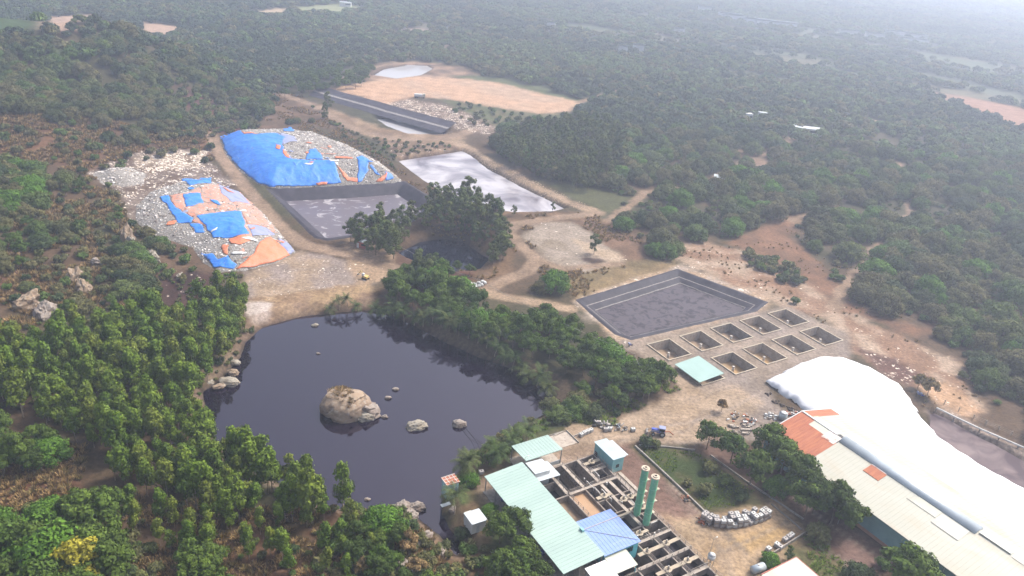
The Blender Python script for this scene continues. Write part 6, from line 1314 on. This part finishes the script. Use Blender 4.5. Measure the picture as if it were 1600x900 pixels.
cover('garden_grass', [(995,700),(1085,706),(1215,790),(1195,795),(1105,795)], 1.1, grn, 77, .25, .5, NOGO, .2)
cover('garden_grass', [(760,690),(1060,580),(1075,640),(960,665),(840,675),(700,780),(690,740)], 1.7, grn, 78, .6, 1.2, NOGO, .2)
cover('forest_floor_scrub', near, 4.2, bm_, 79, .5, 1.2, NOGO2, .0)
cover('garden_grass', [(1255,835),(1400,880),(1400,930),(1270,930)], 1.3, grn, 80, .4, .9, NOGO, .1)
CHIP = []
for s, (c0, sz) in enumerate((((.74, .72, .68), .35), ((.42, .38, .34), .45), ((.16, .13, .11), .5), ((.55, .42, .30), .35), ((.30, .34, .45), .35), ((.62, .58, .55), .6))):
    r_ = random.Random(s); b = MB(); a = [r_.uniform(.5, 1)*sz for _ in range(8)]
    b.hexa([(-a[0], -a[1], -.05), (a[2], -a[1]*.7, -.05), (a[3], a[0]*.8, -.05), (-a[4], a[5], -.05), (-a[0]*.6, -a[1]*.8, a[6]*.8), (a[2]*.8, -a[1]*.5, a[7]*.6), (a[3]*.6, a[0]*.7, a[6]*.5), (-a[4]*.7, a[5]*.7, a[7]*.7)])
    MT['chip%d' % s] = mat('waste_scrap', c0, .8, scale=3); CHIP.append(b.me('scrap', MT['chip%d' % s]))
def chips(name, Pw, s, sp, seed, ms, smin, smax, thr=-.2):
    lo, hi = Pw.min(0), Pw.max(0); r_ = np.random.default_rng(seed); X, Y = np.meshgrid(np.arange(lo[0], hi[0], sp), np.arange(lo[1], hi[1], sp)); X = X.ravel()+r_.uniform(-.5, .5, X.size)*sp; Y = Y.ravel()+r_.uniform(-.5, .5, Y.size)*sp
    ok = (sdist(Pw, X, Y, 3) < -.4) & (fbm(X, Y, 6, 3, seed) > thr); X, Y = X[ok], Y[ok]; scatter_stuff(name, np.column_stack([X, Y, s(X, Y)+.0]), r_.uniform(smin, smax, len(X)), ms, seed)
for nm_, Pw, s_ in (('loose_waste', HA, SA), ('loose_waste', HB, SB), ('loose_waste', HC, SC)):
    # keep the scraps off the sheets
    lo, hi = Pw.min(0), Pw.max(0); r_ = np.random.default_rng(5); X, Y = np.meshgrid(np.arange(lo[0], hi[0], .9), np.arange(lo[1], hi[1], .9)); X = X.ravel()+r_.uniform(-.5, .5, X.size); Y = Y.ravel()+r_.uniform(-.5, .5, Y.size)
    ok = sdist(Pw, X, Y, 3) < -.3
    for B_, m_ in TARPS:
        if m_ not in (TO, MT['white_paint']): ok &= ~(inpoly(X, Y, B_) & (r_.random(len(X)) < .985))
    X, Y = X[ok], Y[ok]; scatter_stuff(nm_, np.column_stack([X, Y, s_(X, Y)-.1]), .35+1.0*r_.random(len(X))**2, [CHIP[1], CHIP[2], CHIP[5], CHIP[1], CHIP[0], CHIP[3]], 5)
chips('rubble', W([(190,262),(215,240),(330,236),(350,268),(370,290),(330,288),(240,290),(190,325),(160,300)]), Z, 2.1, 91, [CHIP[0], CHIP[1], CHIP[5], CHIP[3], CHIP[3], CHIP[2]], .2, 1.1, .05)
chips('rubble', W([(1055,400),(1130,390),(1250,445),(1420,545),(1500,600),(1480,640),(1330,545),(1230,470),(1195,465)]), Z, 2.6, 92, [CHIP[3]], .2, .6, .2)
chips('rubble', W([(620,168),(700,168),(765,195),(740,200)]), Z, 2.6, 93, [CHIP[0], CHIP[3]], .5, 1.3, .1)
chips('rubble', W([(740,238),(935,328),(925,335),(880,322),(800,282),(735,244)]), Z, 1.4, 94, [CHIP[3]], .4, 1.1, -.1)
chips('rubble', W([(380,430),(560,412),(585,445),(480,455),(400,475)]), Z, 2.2, 95, [CHIP[0]], .2, .6, .1)
r_ = np.random.default_rng(17); ix, iy, _ = at3(541, 642); a_ = r_.random(90)*6.283; d_ = np.sqrt(r_.random(90))*.75
P_ = np.column_stack([ix+7.2*d_*np.cos(a_+.3)*.9-.8, iy+6*d_*np.sin(a_), -3+1.25+5.0*np.sqrt(np.maximum(.05, 1-d_**2))*.93]); scatter_stuff('dry_grass', P_[P_[:, 0] < ix+2.5], r_.uniform(.35, .75, int((P_[:, 0] < ix+2.5).sum())), dry, 81)
print('trees', ntree, 'far', n1[1], n2[1], n3[1], 'objects', len(bpy.data.objects))
